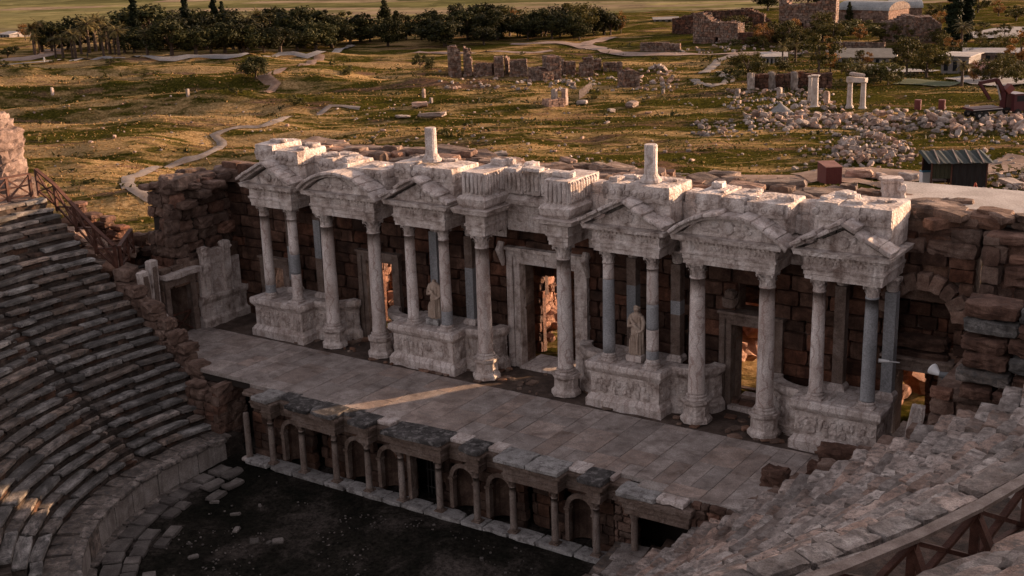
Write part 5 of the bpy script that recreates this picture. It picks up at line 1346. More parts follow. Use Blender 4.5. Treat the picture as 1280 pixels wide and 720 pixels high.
# ---- trees
def clumps(r_, n, rx, rz, z0, shape):
    out = []
    for k in range(n):
        if shape == 'round':
            while True:
                p = r_.uniform(-1, 1, 3)
                if .25 < (p**2).sum() < 1: break
            p = p/np.linalg.norm(p)*r_.uniform(.45, 1.08); out.append((p[0]*rx, p[1]*rx, z0+rz+p[2]*rz, .42*rx*r_.choice([.35, .5, .7, .95, 1.1])))
        elif shape == 'umbrella':
            a = r_.rand()*6.28; d = math.sqrt(r_.rand()); out.append((rx*d*math.cos(a), rx*d*math.sin(a), z0+rz*2*(.35+.6*math.sqrt(max(0, 1-d*d))*r_.uniform(.55, 1)), .33*rx*r_.uniform(.7, 1.1)))
        elif shape == 'cone':
            f = r_.rand(); a = r_.rand()*6.28; d = rx*(1-f)**.8*r_.uniform(.3, 1); out.append((d*math.cos(a), d*math.sin(a), z0+2*rz*f, rx*(.18+.30*(1-f))))
        elif shape == 'column':
            f = (k+.5)/n; a = r_.rand()*6.28; d = rx*.5*math.sin(PI*min(.97, .12+f*.88))**.6*r_.rand(); out.append((d*math.cos(a), d*math.sin(a), z0+2*rz*f, rx*.55*(1.05-f*.75)))
    return out
def tree_meshes(seed, shape, h, rx, z0, leaf, nleaf, ncl, trunk_r):
    r_ = np.random.RandomState(seed); rz = (h-z0)/2; cl = clumps(r_, ncl, rx, rz*.92, z0, shape); V = []; F = []
    per = nleaf//len(cl); n = 0
    for cx, cy, cz, cr in cl:
        for k in range(per):
            d = r_.normal(0, 1, 3); d /= np.linalg.norm(d); rr = cr*r_.uniform(.35, 1.08); p = np.array([cx, cy, cz])+d*rr*np.array([1, 1, .8])
            if p[2] < z0*.7: continue
            nrm = d+r_.normal(0, .5, 3); nrm /= np.linalg.norm(nrm); u = np.cross(nrm, r_.normal(0, 1, 3)); u /= np.linalg.norm(u); v = np.cross(nrm, u); s = leaf*r_.uniform(.6, 1.3)
            V += [p+u*s, p+v*s*.6, p-u*s, p-v*s*.6]; F.append((n, n+1, n+2, n+3)); n += 4
    a = MB(); a.add(V, F); t = MB()
    tube(t, [(0, 0, -.4), (.04*h*.2, 0, z0*.6), (.02*h, .01*h, z0+rz*.6), (.0, .0, z0+rz*1.2)], [trunk_r*1.3, trunk_r, trunk_r*.7, trunk_r*.3], 7)
    for k in range(6):
        c_ = cl[r_.randint(len(cl))]; zb = z0*.7+rz*.3*r_.rand(); tube(t, [(0, 0, zb), (c_[0]*.5, c_[1]*.5, (zb+c_[2])/2+.1), (c_[0], c_[1], c_[2])], [trunk_r*.5, trunk_r*.35, trunk_r*.12], 5)
    return a, t
BARK = stone_mat('tree_bark', (.035, .022, .015), (.075, .05, .036), (.12, .085, .065), 2, .1, .5, obj_var=.2)
def palm_meshes(seed, h):
    r_ = np.random.RandomState(seed); a = MB(); V = []; F = []; n = 0
    for k in range(46):
        az = r_.rand()*6.28; el = r_.uniform(-.7, 1.25); L = r_.uniform(1.7, 2.5); p = np.array([0, 0, h-.15]); seg = 6; d = np.array([math.cos(az)*math.cos(el), math.sin(az)*math.cos(el), math.sin(el)]); w = np.array([-math.sin(az), math.cos(az), 0])
        pts = [p]
        for s in range(seg): d = d+np.array([0, 0, -.16]); d /= np.linalg.norm(d); pts.append(pts[-1]+d*L/seg)
        for s in range(seg):
            for sg in (-1, 1):
                for q in range(2):
                    o = pts[s]+(pts[s+1]-pts[s])*q/2; e = o+(pts[s+1]-pts[s])*.9+w*sg*(.42*(1-.6*s/seg))+np.array([0, 0, -.10]); V += [o, o+(pts[s+1]-pts[s])*.5, e]; F.append((n, n+1, n+2)); n += 3
    a.add(V, F); t = MB(); pr = []
    for k in range(14): pr.append((.24*(1.25-.3*k/13)*(1.08 if k % 2 else .95), -.3+(h+.1)*k/13))
    lathe(t, pr, 9); stone(t, (0, 0, h-.3), (.8, .8, .9), p=3, rough=.15)
    return a, t
LEAFM = {'pine': leaf_mat('pine_needles', (.008, .012, .004), (.045, .042, .014), .8), 'cypress': leaf_mat('cypress_leaves', (.007, .011, .006), (.022, .028, .012)),
         'olive': leaf_mat('yellow_green_leaves', (.028, .028, .008), (.10, .08, .02)), 'autumn': leaf_mat('autumn_leaves', (.12, .055, .016), (.24, .12, .035)),
         'bush': leaf_mat('bush_leaves', (.03, .032, .011), (.085, .075, .024)), 'palm': leaf_mat('palm_fronds', (.055, .048, .018), (.16, .125, .05))}
PROTO = {}
def proto(kind):
    if kind in PROTO: return PROTO[kind]
    L = []
    for s in range(3):
        if kind == 'pine': a, t = tree_meshes(s+1, 'round', 10, 4.0, 1.2, .30, 4200, 34, .28)
        elif kind == 'umbrella': a, t = tree_meshes(s+21, 'round', 8, 4.4, 1.7, .28, 4200, 30, .3)
        elif kind == 'fir': a, t = tree_meshes(s+31, 'cone', 12, 3.4, .8, .30, 4200, 50, .25)
        elif kind == 'cypress': a, t = tree_meshes(s+41, 'column', 15, 2.1, .4, .27, 6500, 80, .25)
        elif kind == 'olive': a, t = tree_meshes(s+51, 'round', 8, 3.7, 1.6, .24, 2600, 26, .22)
        elif kind == 'autumn': a, t = tree_meshes(s+61, 'round', 8, 3.0, 2.0, .22, 2000, 24, .2)
        elif kind == 'bush': a, t = tree_meshes(s+71, 'round', 3, 1.9, .1, .16, 1200, 16, .08)
        else: a, t = palm_meshes(s+81, 6.5)
        lm = LEAFM.get(kind, LEAFM['pine'])
        L.append((a.mesh('crown', lm), t.mesh('trunk', BARK)))
    PROTO[kind] = (L, {'pine': 10, 'umbrella': 8, 'fir': 12, 'cypress': 15, 'olive': 8, 'autumn': 8, 'bush': 3, 'palm': 8.0}[kind]); return PROTO[kind]
NAMES = {'pine': 'pine_tree', 'umbrella': 'pine_tree', 'fir': 'fir_tree', 'cypress': 'cypress_tree', 'olive': 'broadleaf_tree', 'autumn': 'autumn_tree', 'bush': 'bush', 'palm': 'palm_tree'}
def tree(kind, px, base, top, label, group=None, wide=1.0):
    p = at(px, base); L, h0 = proto(kind); h = (base-top)*mpp(p)*1.12; k = h/h0
    cat = 'palm' if kind == 'palm' else 'bush' if kind == 'bush' else 'tree'
    t = thing(NAMES[kind], label, cat, tuple(p), rng.random()*6.28, group); t.scale = (k*wide*rng.uniform(.85, 1.2), k*wide*rng.uniform(.85, 1.2), k*rng.uniform(.85, 1.12))
    a, tr = rng.choice(L)
    for nm, me in (('crown', a), ('trunk', tr)):
        o = bpy.data.objects.new(nm, me); COL.objects.link(o); o.parent = t
    return t
G1 = 'trees of the left grove'; G2 = 'trees of the middle grove'
for px, b_, tp in ((44, 67, 27), (53, 66, 26), (44, 69, 46), (50, 67, 46), (54, 65, 44), (70, 72, 44), (79, 72, 43), (91, 72, 41), (95, 73, 42), (130, 71, 42), (138, 68, 33), (144, 68, 39), (149, 69, 33), (112, 66, 24), (120, 64, 22), (127, 63, 23), (134, 62, 24), (156, 66, 30), (185, 71, 35), (102, 68, 36), (311, 62, 22), (325, 60, 18), (354, 58, 18)):
    tree('palm', px, b_, tp, 'palm tree with drooping fronds in the grove beside the pale road', 'palms of the left grove', 1.25)
for px, b_, tp in ((172, 62, 6), (236, 64, -4), (272, 60, -2), (282, 60, 4)): tree('cypress', px, b_, tp, 'tall dark cypress rising above the left grove', 'cypresses of the left grove', 1.25)
for px, b_, tp in ((65, 64, 27), (85, 62, 16), (100, 60, 30), (188, 58, 2), (205, 62, 14), (222, 60, 14), (258, 62, 20), (292, 62, 8), (340, 58, 10), (380, 60, 4), (392, 58, 14), (408, 56, 16), (245, 66, 26), (300, 64, 24), (418, 54, 20)): tree(rng.choice(['pine', 'pine', 'fir', 'umbrella']), px, b_, tp, 'dark conifer crowded in the left grove behind the road', G1, 1.3)
for px, b_, tp in ((168, 66, 36), (215, 69, 31), (245, 68, 38), (282, 66, 34), (305, 66, 32), (330, 65, 36), (350, 65, 34), (372, 64, 30), (395, 64, 28), (415, 60, 26), (264, 67, 33)): tree('umbrella', px, b_, tp, 'broad low-crowned dark pine on the edge of the left grove', 'low pines of the left grove', 1.35)
tree('autumn', 32, 50, 28, 'lone russet tree at the far left beyond the palms')
for px, b_, tp in ((450, 52, 14), (463, 52, 17), (483, 50, 6), (497, 51, 14), (508, 50, 18), (527, 50, 10), (545, 52, 12), (556, 52, 11), (577, 46, 12), (592, 46, 0), (601, 46, 6), (620, 48, 20), (650, 46, 20), (668, 46, 18), (682, 45, 12), (700, 46, 20), (716, 45, 18), (729, 45, 12), (742, 45, 22), (755, 44, 14), (763, 44, 20)):
    tree(rng.choice(['fir', 'pine', 'pine', 'umbrella']), px, b_, tp, 'dark conifer in the middle grove above the ruined piers', G2, 1.15)
for px, b_, tp in ((485, 58, 28), (556, 58, 22), (605, 56, 34), (622, 50, 20), (690, 49, 22), (660, 50, 26), (718, 48, 22), (438, 56, 26)): tree('umbrella', px, b_, tp, 'round-crowned pine along the front of the middle grove', 'round pines of the middle grove', 1.3)
for k in range(30):
    px = rng.uniform(60, 430) if k < 16 else rng.uniform(440, 770); b_ = (58 if k < 16 else 45)+rng.uniform(-6, 6)-(px-60)*.02*(k < 16); tree(rng.choice(['pine', 'umbrella', 'fir', 'olive']), px, b_, b_-rng.uniform(16, 40), 'rounded tree in the back rows of the left grove' if k < 16 else 'rounded tree in the back rows of the middle grove', 'back rows of the left grove' if k < 16 else 'back rows of the middle grove', 1.35)
tree('autumn', 647, 46, 18, 'small russet tree among the dark conifers of the middle grove'); tree('autumn', 776, 42, 20, 'russet tree at the end of the middle grove')
tree('umbrella', 320, 98, 69, 'lone round dark pine standing by itself on the meadow below the road', None, 1.2)
for px, b_, tp in ((368, 132, 119), (137, 80, 72), (66, 80, 74), (437, 94, 84), (10, 72, 58), (5, 84, 76), (296, 118, 108), (525, 84, 68), (540, 86, 74)): tree('bush', px, b_, tp, 'low bush alone on the dry left meadow', 'scattered meadow bushes', 1.3)
# the right side
GR = 'trees round the pool garden'
for px, b_, tp, k, w in ((935, 97, 66, 'olive', 1.25), (950, 92, 72, 'bush', 1.2), (984, 76, 48, 'olive', 1.2), (1023, 93, 51, 'olive', 1.05), (1038, 92, 55, 'autumn', .9), (1158, 97, 48, 'olive', .95), (1133, 94, 52, 'olive', .9), (1116, 26, 9, 'olive', 1.2), (967, 39, 28, 'bush', 1.3), (985, 44, 30, 'olive', 1.3),
                      (1028, 53, 32, 'olive', 1.2), (1045, 52, 30, 'olive', 1.3), (1063, 44, 27, 'bush', 1.6), (1080, 46, 28, 'bush', 1.7), (1050, 45, 36, 'bush', 1.4), (1168, 30, 6, 'olive', 1.2), (1175, 36, 14, 'autumn', 1.0), (1238, 106, 72, 'olive', 1.0), (1217, 104, 78, 'autumn', .9), (1252, 100, 68, 'olive', 1.1), (1270, 106, 78, 'olive', 1.1), (1276, 84, 44, 'autumn', 1.2), (1258, 72, 46, 'olive', 1.2), (1238, 64, 50, 'bush', 1.4), (1225, 52, 34, 'olive', 1.0),
                      (1070, 106, 82, 'bush', 1.1), (1092, 106, 86, 'bush', 1.3), (1110, 106, 80, 'bush', 1.1), (1052, 92, 72, 'bush', 1.0), (1180, 62, 42, 'olive', 1.1), (1248, 20, 2, 'autumn', 1.4), (1270, 26, 6, 'olive', 1.4), (1222, 16, -6, 'olive', 1.5), (975, 88, 74, 'bush', 1.4), (912, 100, 84, 'bush', 1.4), (1240, 46, 38, 'bush', 1.4), (1195, 74, 56, 'bush', 1.2)):
    tree(k, px, b_, tp, {'olive': 'yellowish green spreading tree around the pool garden', 'bush': 'dark green shrub around the pool garden', 'autumn': 'russet tree around the pool garden'}[k], {'olive': GR, 'bush': 'shrubs round the pool garden', 'autumn': 'russet trees round the pool garden'}[k], w)
for k in range(74):
    px = rng.uniform(1050, 1290) if k < 44 else rng.uniform(915, 1060); b_ = rng.uniform(34, 104) if k < 44 else rng.uniform(40, 62)
    if 1090 < px < 1205 and b_ > 78: continue
    kk = rng.choice(['olive', 'olive', 'bush', 'autumn', 'olive']); tree(kk, px, b_, b_-rng.uniform(12, 26)*(.6 if kk == 'bush' else 1), {'olive': 'yellowish green spreading tree around the pool garden', 'bush': 'dark green shrub around the pool garden', 'autumn': 'russet tree around the pool garden'}[kk], {'olive': GR, 'bush': 'shrubs round the pool garden', 'autumn': 'russet trees round the pool garden'}[kk], 1.25)
for px, b_, tp in ((994, 78, 48), (978, 80, 56), (1201, 66, 29), (1202, 108, 73), (1076, 104, 78), (1101, 102, 82)): tree('palm', px, b_, tp, 'palm tree with tawny fronds in the pool garden', 'palms of the pool garden', 1.2)
for px, b_, tp in ((1191, 55, -20), (1207, 52, -16), (1199, 50, -24)): tree('cypress', px, b_, tp, 'massive dark cypress column cut by the top edge, by the pool garden', 'big cypresses by the pool garden', 1.3)
tree('fir', 1061, 30, 5, 'small dark conifer against the vaulted hall')
tree('umbrella', 960, 14, -14, 'dark pine cut by the top edge beside the ruined bath'); tree('umbrella', 1010, 8, -16, 'dark pine behind the ruined bath wall', None, 1.3)
# ---- ruins and buildings on the plain
def ruin(name, label, cat, px0, px1, base, tops, thick=1.2, mat=None, ch=.5, bl=.8, group=None, holes=(), base1=None, deep=None, rough=.09):
    """a masonry stump between two photo columns; tops: heights in photo pixels along it"""
    a, b = at(px0, base), at(px1, base1 or base); d = b[:2]-a[:2]; L = np.linalg.norm(d); ux = d/L; un = np.array([ux[1], -ux[0]])
    z0 = min(a[2], b[2])-.5; k = mpp((a+b)/2); mat = mat or RUIN
    hs_ = [v*k+.5 for v in tops]
    def top(u):
        f = min(.999, max(0, u/L))*(len(hs_)-1); i = int(f); return z0+hs_[i]*(1-(f-i))+hs_[min(i+1, len(hs_)-1)]*(f-i)
    t = thing(name, label, cat, ((a+b)/2)[:2].tolist()+[z0], 0, group)
    op = [(h[0]*L, h[1]*L, z0+h[2]*k+.5, z0+h[3]*k+.5) for h in holes]
    mb = MB(); ashlar(mb, a[:2], ux, un, L, z0, top, ch, bl, .4, op, rough=rough, seg=2, p=8, jut=.05); ashlar(mb, b[:2]+un*-thick, -ux, -un, L, z0, lambda u: top(L-u), ch*1.3, bl*1.5, .4, rough=rough, seg=2, p=8)
    ashlar(mb, b[:2], -un, ux, thick, z0, lambda u: top(L*.97), ch, bl, .35, rough=rough, seg=2, p=8); ashlar(mb, a[:2]-un*thick, un, -ux, thick, z0, lambda u: top(L*.03), ch, bl, .35, rough=rough, seg=2, p=8)
    mb.build('facing', mat, t)
    mb = MB(); n = max(1, int(L/.8)); P3 = np.array([a[0], a[1], 0]); Rm = np.stack([[ux[0], ux[1], 0], [-un[0], -un[1], 0], [0, 0, 1]], 1)
    for i in range(n):
        u0, u1 = L*i/n, L*(i+1)/n; um = (u0+u1)/2; zt = top(um)-.12
        dd = thick-.3
        hs2 = [o for o in op if o[0] < um < o[1]]
        if not hs2: box(mb, (max(u0, .3), .3, z0), (min(u1, L-.3), dd, zt), Rm, P3)
        else: box(mb, (u0, .3, hs2[0][3]), (u1, dd, max(zt, hs2[0][3]+.1)), Rm, P3); box(mb, (u0, dd-.1, z0), (u1, dd, hs2[0][3]), Rm, P3)
    if mb.n: mb.build('core', BROWN, t)
    return t
GP = 'ruined piers of the long colonnade'
ruin('ruined_tower', 'tallest ruined masonry stump at the far end of the broken colonnade', 'ruin', 561, 577, 96, (36, 39, 36, 28), 3, group=GP, rough=.12)
ruin('ruined_pier', 'slim sunlit ruined pier beside the tallest stump', 'ruin', 580, 590, 95, (36, 33, 20), 3, group=GP)
ruin('ruined_wall', 'low dark ruined wall between the tall stump and the first piers', 'ruin', 592, 615, 95, (14, 15, 15), 2, group=GP)
for x0, x1, b_, h, lab in ((618, 630, 97, (26, 26), 'ruined pier, first in the row right of the low dark wall'), (631, 635, 93, (22, 20), 'thin sunlit pier stub between two wider piers'), (637, 659, 96, (19, 21, 21), 'wide blocky pier left of the tall middle pier'),
                           (660, 679, 101, (17, 18, 14), 'front pier with rubble top before the tall middle pier'), (678, 688, 100, (31, 31), 'tallest pier in the middle of the broken colonnade'), (693, 706, 93, (19, 19), 'squat pier right of the tall middle pier'),
                           (708, 720, 94, (17, 17), 'pale lit pier standing alone right of the squat one'), (725, 742, 96, (12, 24, 25), 'stepped pier with a lower left shoulder'), (741, 752, 88, (13, 14), 'far small pier behind the stepped one')):
    ruin('ruined_pier', lab, 'ruin', x0, x1, b_, h, 2.6, group=GP)
ruin('ruined_wall', 'ruined wall closing the colonnade before its end block', 'ruin', 754, 778, 89, (10, 11, 10), 2, group=GP)
ruin('ruined_block', 'squat ruined block at the right end of the broken colonnade', 'ruin', 779, 800, 109, (18, 21, 22, 18), 4, group=GP, rough=.12)
ruin('ruined_pedestal', 'small walled pedestal with broken posts on the meadow before the colonnade', 'ruin', 686, 706, 134, (11, 11), 2.2, FIELD)
for x, h in ((689, 21), (702, 22)):
    p = at(x, 133); k = mpp(p); mb = MB(); stone(mb, (p[0], p[1]+1, p[2]+h*k/2), (.9, .8, h*k), p=12, rough=.06, seg=3); tag(mb.build('stone_post', FIELD), 'broken upright stone post in the small pedestal, %s' % ('with a square head' if x < 695 else 'set further back and sunlit'), 'stone post')
# roman bath and hall at the upper right
ruin('bath_ruin', 'reddish ruined wall with a jagged peak, left of the vaulted bath', 'ruin', 866, 922, 54, (36, 38, 28, 27, 28, 26), 3.5, RUIN, .6, 1.1, holes=((.48, .56, 0, 8),), rough=.11)
ruin('bath_ruin', 'long dark ruined wall running behind the reddish jagged one', 'ruin', 840, 955, 42, (18, 22, 27, 27, 29, 30, 22), 3.0, BROWN, .7, 1.2, rough=.13)
ruin('low_wall', 'long low dark wall below the ruined bath', 'wall', 922, 995, 54, (13, 14, 13, 14), 2, BROWN, .6, 1.0)
ruin('bath_ruin', 'big ruined bath wall with a dark arched opening at its foot', 'ruin', 973, 1044, 36, (40, 30, 31, 31, 36, 40), 5, RUIN, .8, 1.4, holes=((.30, .44, 0, 7),), rough=.11)
ruin('arch_ruin', 'small ruined arch stump standing left of the big bath wall', 'ruin', 937, 965, 40, (12, 19, 22, 18, 12), 2.5, BROWN, .6, .9, holes=((.3, .7, 0, 12),), rough=.12)
ruin('bath_ruin', 'grey rubble-built ruin block below the vaulted hall', 'ruin', 1104, 1176, 52, (24, 26, 33, 30, 31, 20), 8, RUIN, .5, .7, rough=.14)
def hall(label, x0, x1, base, hw, hr, depth, mats, wins=0):
    a, b = at(x0, base), at(x1, base); d = b[:2]-a[:2]; L = np.linalg.norm(d); ux = d/L; un = np.array([ux[1], -ux[0]]); k = mpp((a+b)/2); z0 = min(a[2], b[2])-.5
    t = thing('vaulted_hall', label, 'building', ((a+b)/2)[:2].tolist()+[z0]); H = z0+hw*k+.5
    mb = MB(); ashlar(mb, a[:2], ux, un, L, z0, lambda u: H, .9, 1.8, .3, rough=.03, seg=2, p=14, jut=.03); slab(mb, a[:2], ux, un, L, z0, H, .25, depth); mb.build('wall', mats[0], t)
    mb = MB(); n = 10; r_ = depth/2+.4; sc = hr*k/r_; V = []; F = []; m = 40
    P3 = np.array([a[0], a[1], 0])
    for i in range(m+1):
        for q in range(n+1):
            th = PI*q/n; rr = r_*(1.0 if i % 2 else .985); u = -.3+(L+.6)*i/m; w = depth/2-rr*math.cos(th)
            P = P3+np.array([ux[0], ux[1], 0])*u+np.array([-un[0], -un[1], 0])*w; V.append((P[0], P[1], H+rr*sc*math.sin(th)))
    for i in range(m):
        for q in range(n): F.append((i*(n+1)+q, (i+1)*(n+1)+q, (i+1)*(n+1)+q+1, i*(n+1)+q+1))
    mb.add(V, F); mb.build('roof', mats[1], t); MB().add(V[:n+1], [tuple(range(n+1))]).build('gable', mats[0], t); MB().add(V[-n-1:], [tuple(range(n, -1, -1))]).build('gable', mats[0], t)
    return t
ROOFG = stone_mat('grey_lead_roof', (.19, .20, .20), (.26, .27, .27), (.33, .34, .33), .2, 0, .1)
hall('long vaulted stone hall with a grey ribbed roof', 1046, 1110, 30, 18, 10, 14, (RUIN, ROOFG)); hall('shorter vaulted stone hall with a lighter roof, joined to the long one', 1113, 1152, 26, 16, 9, 12, (RUIN, ROOFG))
def shed(name, label, x0, x1, base, h, depth, roofh, wallm, roofm, wins=6, post=False, tilt=0.0):
    a, b = at(x0, base), at(x1, base); d = b[:2]-a[:2]; L = np.linalg.norm(d); ux = np.array([*(d/L), 0]); un = np.array([ux[1], -ux[0], 0]); k = mpp((a+b)/2); z0 = min(a[2], b[2])-.4
    P3 = np.array([a[0], a[1], 0]); Rm = np.stack([ux, -un, [0, 0, 1]], 1); H = h*k+.4
    t = thing(name, label, 'building', ((a+b)/2)[:2].tolist()+[z0]); mb = MB()
    ops = [((i+.25)*L/wins, (i+.75)*L/wins, z0+H*.25, z0+H*.8) for i in range(wins)]
    for c in cells(L, z0, z0+H, ops): box(mb, (c[0], 0, c[2]), (c[1], .3, c[3]), Rm, P3)
    box(mb, (0, depth-.3, z0), (L, depth, z0+H), Rm, P3); box(mb, (0, .3, z0), (.3, depth-.3, z0+H), Rm, P3); box(mb, (L-.3, .3, z0), (L, depth-.3, z0+H), Rm, P3); mb.build('wall', wallm, t)
    for o in ops:
        mb = MB(); box(mb, (o[0], .18, o[2]), (o[1], .22, o[3]), Rm, P3); mb.build('window', WINM, t)
    mb = MB(); r = roofh*k; V = [(-.5, -.6, z0+H), (L+.5, -.6, z0+H), (L+.5, depth+.5, z0+H+r*.3), (-.5, depth+.5, z0+H+r*.3), (-.5, -.6, z0+H+.12), (L+.5, -.6, z0+H+.12), (L+.5, depth*.6, z0+H+r), (-.5, depth*.6, z0+H+r), (L+.5, depth+.5, z0+H+r*.3+.1), (-.5, depth+.5, z0+H+r*.3+.1)]
    V = np.array(V) @ Rm.T+P3; mb.add(V, [(0, 3, 2, 1), (0, 1, 5, 4), (4, 5, 6, 7), (7, 6, 8, 9), (1, 2, 8, 6, 5), (0, 4, 7, 9, 3), (2, 3, 9, 8)]); mb.build('roof', roofm, t)
WINM = plain_mat('dark_glass', (.02, .022, .025), .15); WHITEW = stone_mat('white_render', (.17, .155, .145), (.23, .21, .197), (.29, .27, .255), .3, 0, .1); CREAMR = stone_mat('cream_sheet_roof', (.24, .20, .15), (.31, .26, .20), (.38, .33, .26), .3, 0, .1)
REDR = stone_mat('rose_roof', (.22, .11, .09), (.30, .16, .13), (.36, .2, .17), .3, 0, .1)
shed('pool_building', 'long low pool building with a cream sheet roof among the trees', 1042, 1118, 78, 6, 9, 9, WHITEW, CREAMR, 9)
shed('kiosk', 'small pale kiosk with tiny windows behind the yellow-green tree', 952, 982, 80, 9, 8, 3, WHITEW, CONC, 6)
shed('garden_house', 'white flat-roofed garden building right of the big tree', 1176, 1210, 92, 22, 7, 2, WHITEW, CONC, 3)
shed('garden_house', 'low long building with a pinkish wall behind the palms at the right', 1205, 1300, 80, 14, 7, 4, RUIN, CONC, 8)
shed('garden_house', 'rose-roofed pavilion by the white terrace at the right', 1226, 1246, 97, 10, 5, 8, WHITEW, REDR, 3)
for x0, x1, b_, lab, m in ((0, 12, 47, 'pale far house at the left edge beyond the shrubs', WHITEW), (14, 24, 46, 'small far house with a rose roof near the left edge', WHITEW)): shed('far_house', lab, x0, x1, b_, 4, 8, 3, m, REDR if x0 else CONC, 3)
shed('far_building', 'white low roof glimpsed beyond the middle grove', 818, 848, 27, 3, 10, 2, WHITEW, WHITEW, 4)
ruin('stone_wall', 'dry stone wall crossing below the cream-roofed pool building', 'wall', 1040, 1105, 60, (7, 8, 7, 8), 1.5, RUIN, .6, .9)
ruin('stone_wall', 'grey wall with half columns before the yellow-green trees', 'wall', 936, 1040, 111, (19, 20, 19, 21, 18, 20), 1.5, BROWN, .7, 1.0)
for x in (938, 964, 992):
    p = at(x, 112); k = mpp(p); mb = MB(); stone(mb, (p[0]-.3*FH[0], p[1]-.3*FH[1], p[2]+11*k), (1.1, 1.0, 23*k), rotz(YAW), p=12, rough=.06, seg=3); tag(mb.build('stone_post', FIELD), 'square upright stone post along the grey wall, %s' % {938: 'at its far end', 964: 'at its middle', 992: 'nearest the white columns'}[x], 'stone post')
ruin('stone_wall', 'low wall of rough stones below the dark grove at the upper middle', 'wall', 800, 850, 64, (10, 11, 10, 9), 1.5, RUIN, .5, .9)
# white columns
def wcol(px, base, h, label, r=.55, cap=True):
    p = at(px, base); k = mpp(p); t = thing('white_column', label, 'column', tuple(p)); H = h*k
    mb = MB(); lathe(mb, [(r*1.5, -.3), (r*1.5, .15), (r*1.15, .3), (r, .45), (r*.95, H*.5), (r*.86, H*.93)], 14, jit=.02); mb.build('shaft', WCOLM, t, world=False)
    mb = MB(); lathe(mb, [(r*.9, H*.93), (r*1.25, H*.97), (r*1.3, H)], 12); mb.build('capital', WCOLM, t, world=False); return p, H
WCOLM = stone_mat('white_column_marble', (.30, .24, .2), (.46, .40, .36), (.58, .53, .49), .8, 0, .3)
wcol(1018, 134, 40, 'tall single white column standing among the rubble'); wcol(1012, 128, 33, 'slimmer reddish-white column just behind the tall single one', .35)
(p1, h1), (p2, h2) = wcol(1061.5, 134, 32, 'left white column carrying the stone lintel', .42), wcol(1078, 136, 34, 'right white column carrying the stone lintel', .42)
mb = MB(); bar(mb, p1+np.array([-.4, 0, h1+.35]), p2+np.array([.4, 0, h2+.15]), .9, .7); tag(mb.build('lintel', WCOLM), 'stone lintel lying across the two white columns', 'lintel')
mb = MB(); q = (p1+p2)/2; stone(mb, (q[0], q[1], (p1[2]+h1+p2[2]+h2)/2+1.0), (3.2, .7, .5), rotz(YAW), p=6, rough=.1, seg=4); tag(mb.build('lintel_fragment', FIELD), 'worn upper fragment resting on the lintel of the white columns', 'stone block')
p = at(1038, 136); k = mpp(p); mb = MB()
for i in range(5): stone(mb, (p[0]+rng.uniform(-2.5, 2.5), p[1]+rng.uniform(-2, 2), p[2]+.3), (2.6, 1.4, .7), rotz(rng.random()), p=9, rough=.08, seg=3)
for x, b_, h, lab in ((534-500+940, 122, 13, 'stubby pale post left of the tall white column'), (1033, 130, 17, 'reddish broken stub between the white columns'), (922, 121, 10, 'twin stump of stone on the left of the rubble field')):
    p = at(x, b_); k = mpp(p); mb = MB(); stone(mb, (p[0], p[1], p[2]+h*k/2), (.8, .8, h*k), p=9, rough=.08, seg=3); tag(mb.build('stone_post', FIELD), lab, 'stone post')
mb = MB()
# gravel mound
p = at(975, 141); k = mpp(p); V = []; F = []; n = 28; m = 9
for i in range(m+1):
    for j in range(n):
        a = 2*PI*j/n; f = i/m; rr = 23*k*f*(1+.12*math.sin(3*a+1)); V.append((p[0]+rr*math.cos(a), p[1]+rr*math.sin(a), p[2]-.6+(13*k+.6)*(1-f)**1.1+.12*mnoise.noise(Vector((i, j, 0)))))
for i in range(m):
    for j in range(n): F.append((i*n+j, (i+1)*n+j, (i+1)*n+(j+1) % n, i*n+(j+1) % n))
mb.add(V, F); tag(mb.build('gravel_mound', stone_mat('grey_gravel', (.16, .155, .15), (.23, .225, .22), (.30, .295, .29), 1.5, 0, .6)), 'conical grey gravel mound before the white columns', 'gravel heap')

# ---- fallen blocks: every one a thing
BLK = []
RUBM = stone_mat('small_rubble_stone', (.13, .105, .09), (.25, .21, .185), (.38, .34, .31), 1.2, .35, .8, hue=(1.1, .85, .72))
for k in range(12):
    mb = MB(); stone(mb, (0, 0, .3), (1.0*rng.uniform(.8, 1.3), .75, .62), p=rng.choice([5, 7, 10]), rough=.11, seg=3); BLK.append(mb.mesh('fallen_block', FIELD))
def block(px, py, s, label, group, lift=0.0, tilt=.15, flat=1.0):
    p = at(px, py); o = bpy.data.objects.new('fallen_block', rng.choice(BLK)); COL.objects.link(o)
    o.location = (p[0], p[1], p[2]+lift-.05); o.scale = (s*rng.uniform(.8, 1.5), s*rng.uniform(.8, 1.2), s*rng.uniform(.7, 1.1)*flat); o.rotation_euler = (rng.gauss(0, tilt), rng.gauss(0, tilt), rng.random()*6.28)
    tag(o, label, 'stone block', group); return o
for k in range(92):      # the long band of blocks before the white columns
    f = rng.random(); x = 932+350*f; y = 151+rng.uniform(-12, 12)*(.6+.4*f)+6*f; block(x, y, rng.uniform(.6, 1.35), 'pale fallen block in the long band of stones before the white columns', 'blocks of the long stone band', rng.uniform(0, .5), .3)
for k in range(72):       # the heap
    a = rng.random()*6.28; d = math.sqrt(rng.random()); x = 1088+50*d*math.cos(a); y = 190+17*d*math.sin(a); block(x, y, rng.uniform(.45, .85), 'angular grey stone heaped in the big rubble pile by the shack', 'stones of the rubble pile', 2.1*(1-d), .6)
for k in range(12): block(rng.uniform(870, 918), rng.uniform(152, 170), rng.uniform(.45, .8), 'pale stone in the small heap left of the long stone band', 'stones of the small heap', rng.uniform(0, .5), .4)
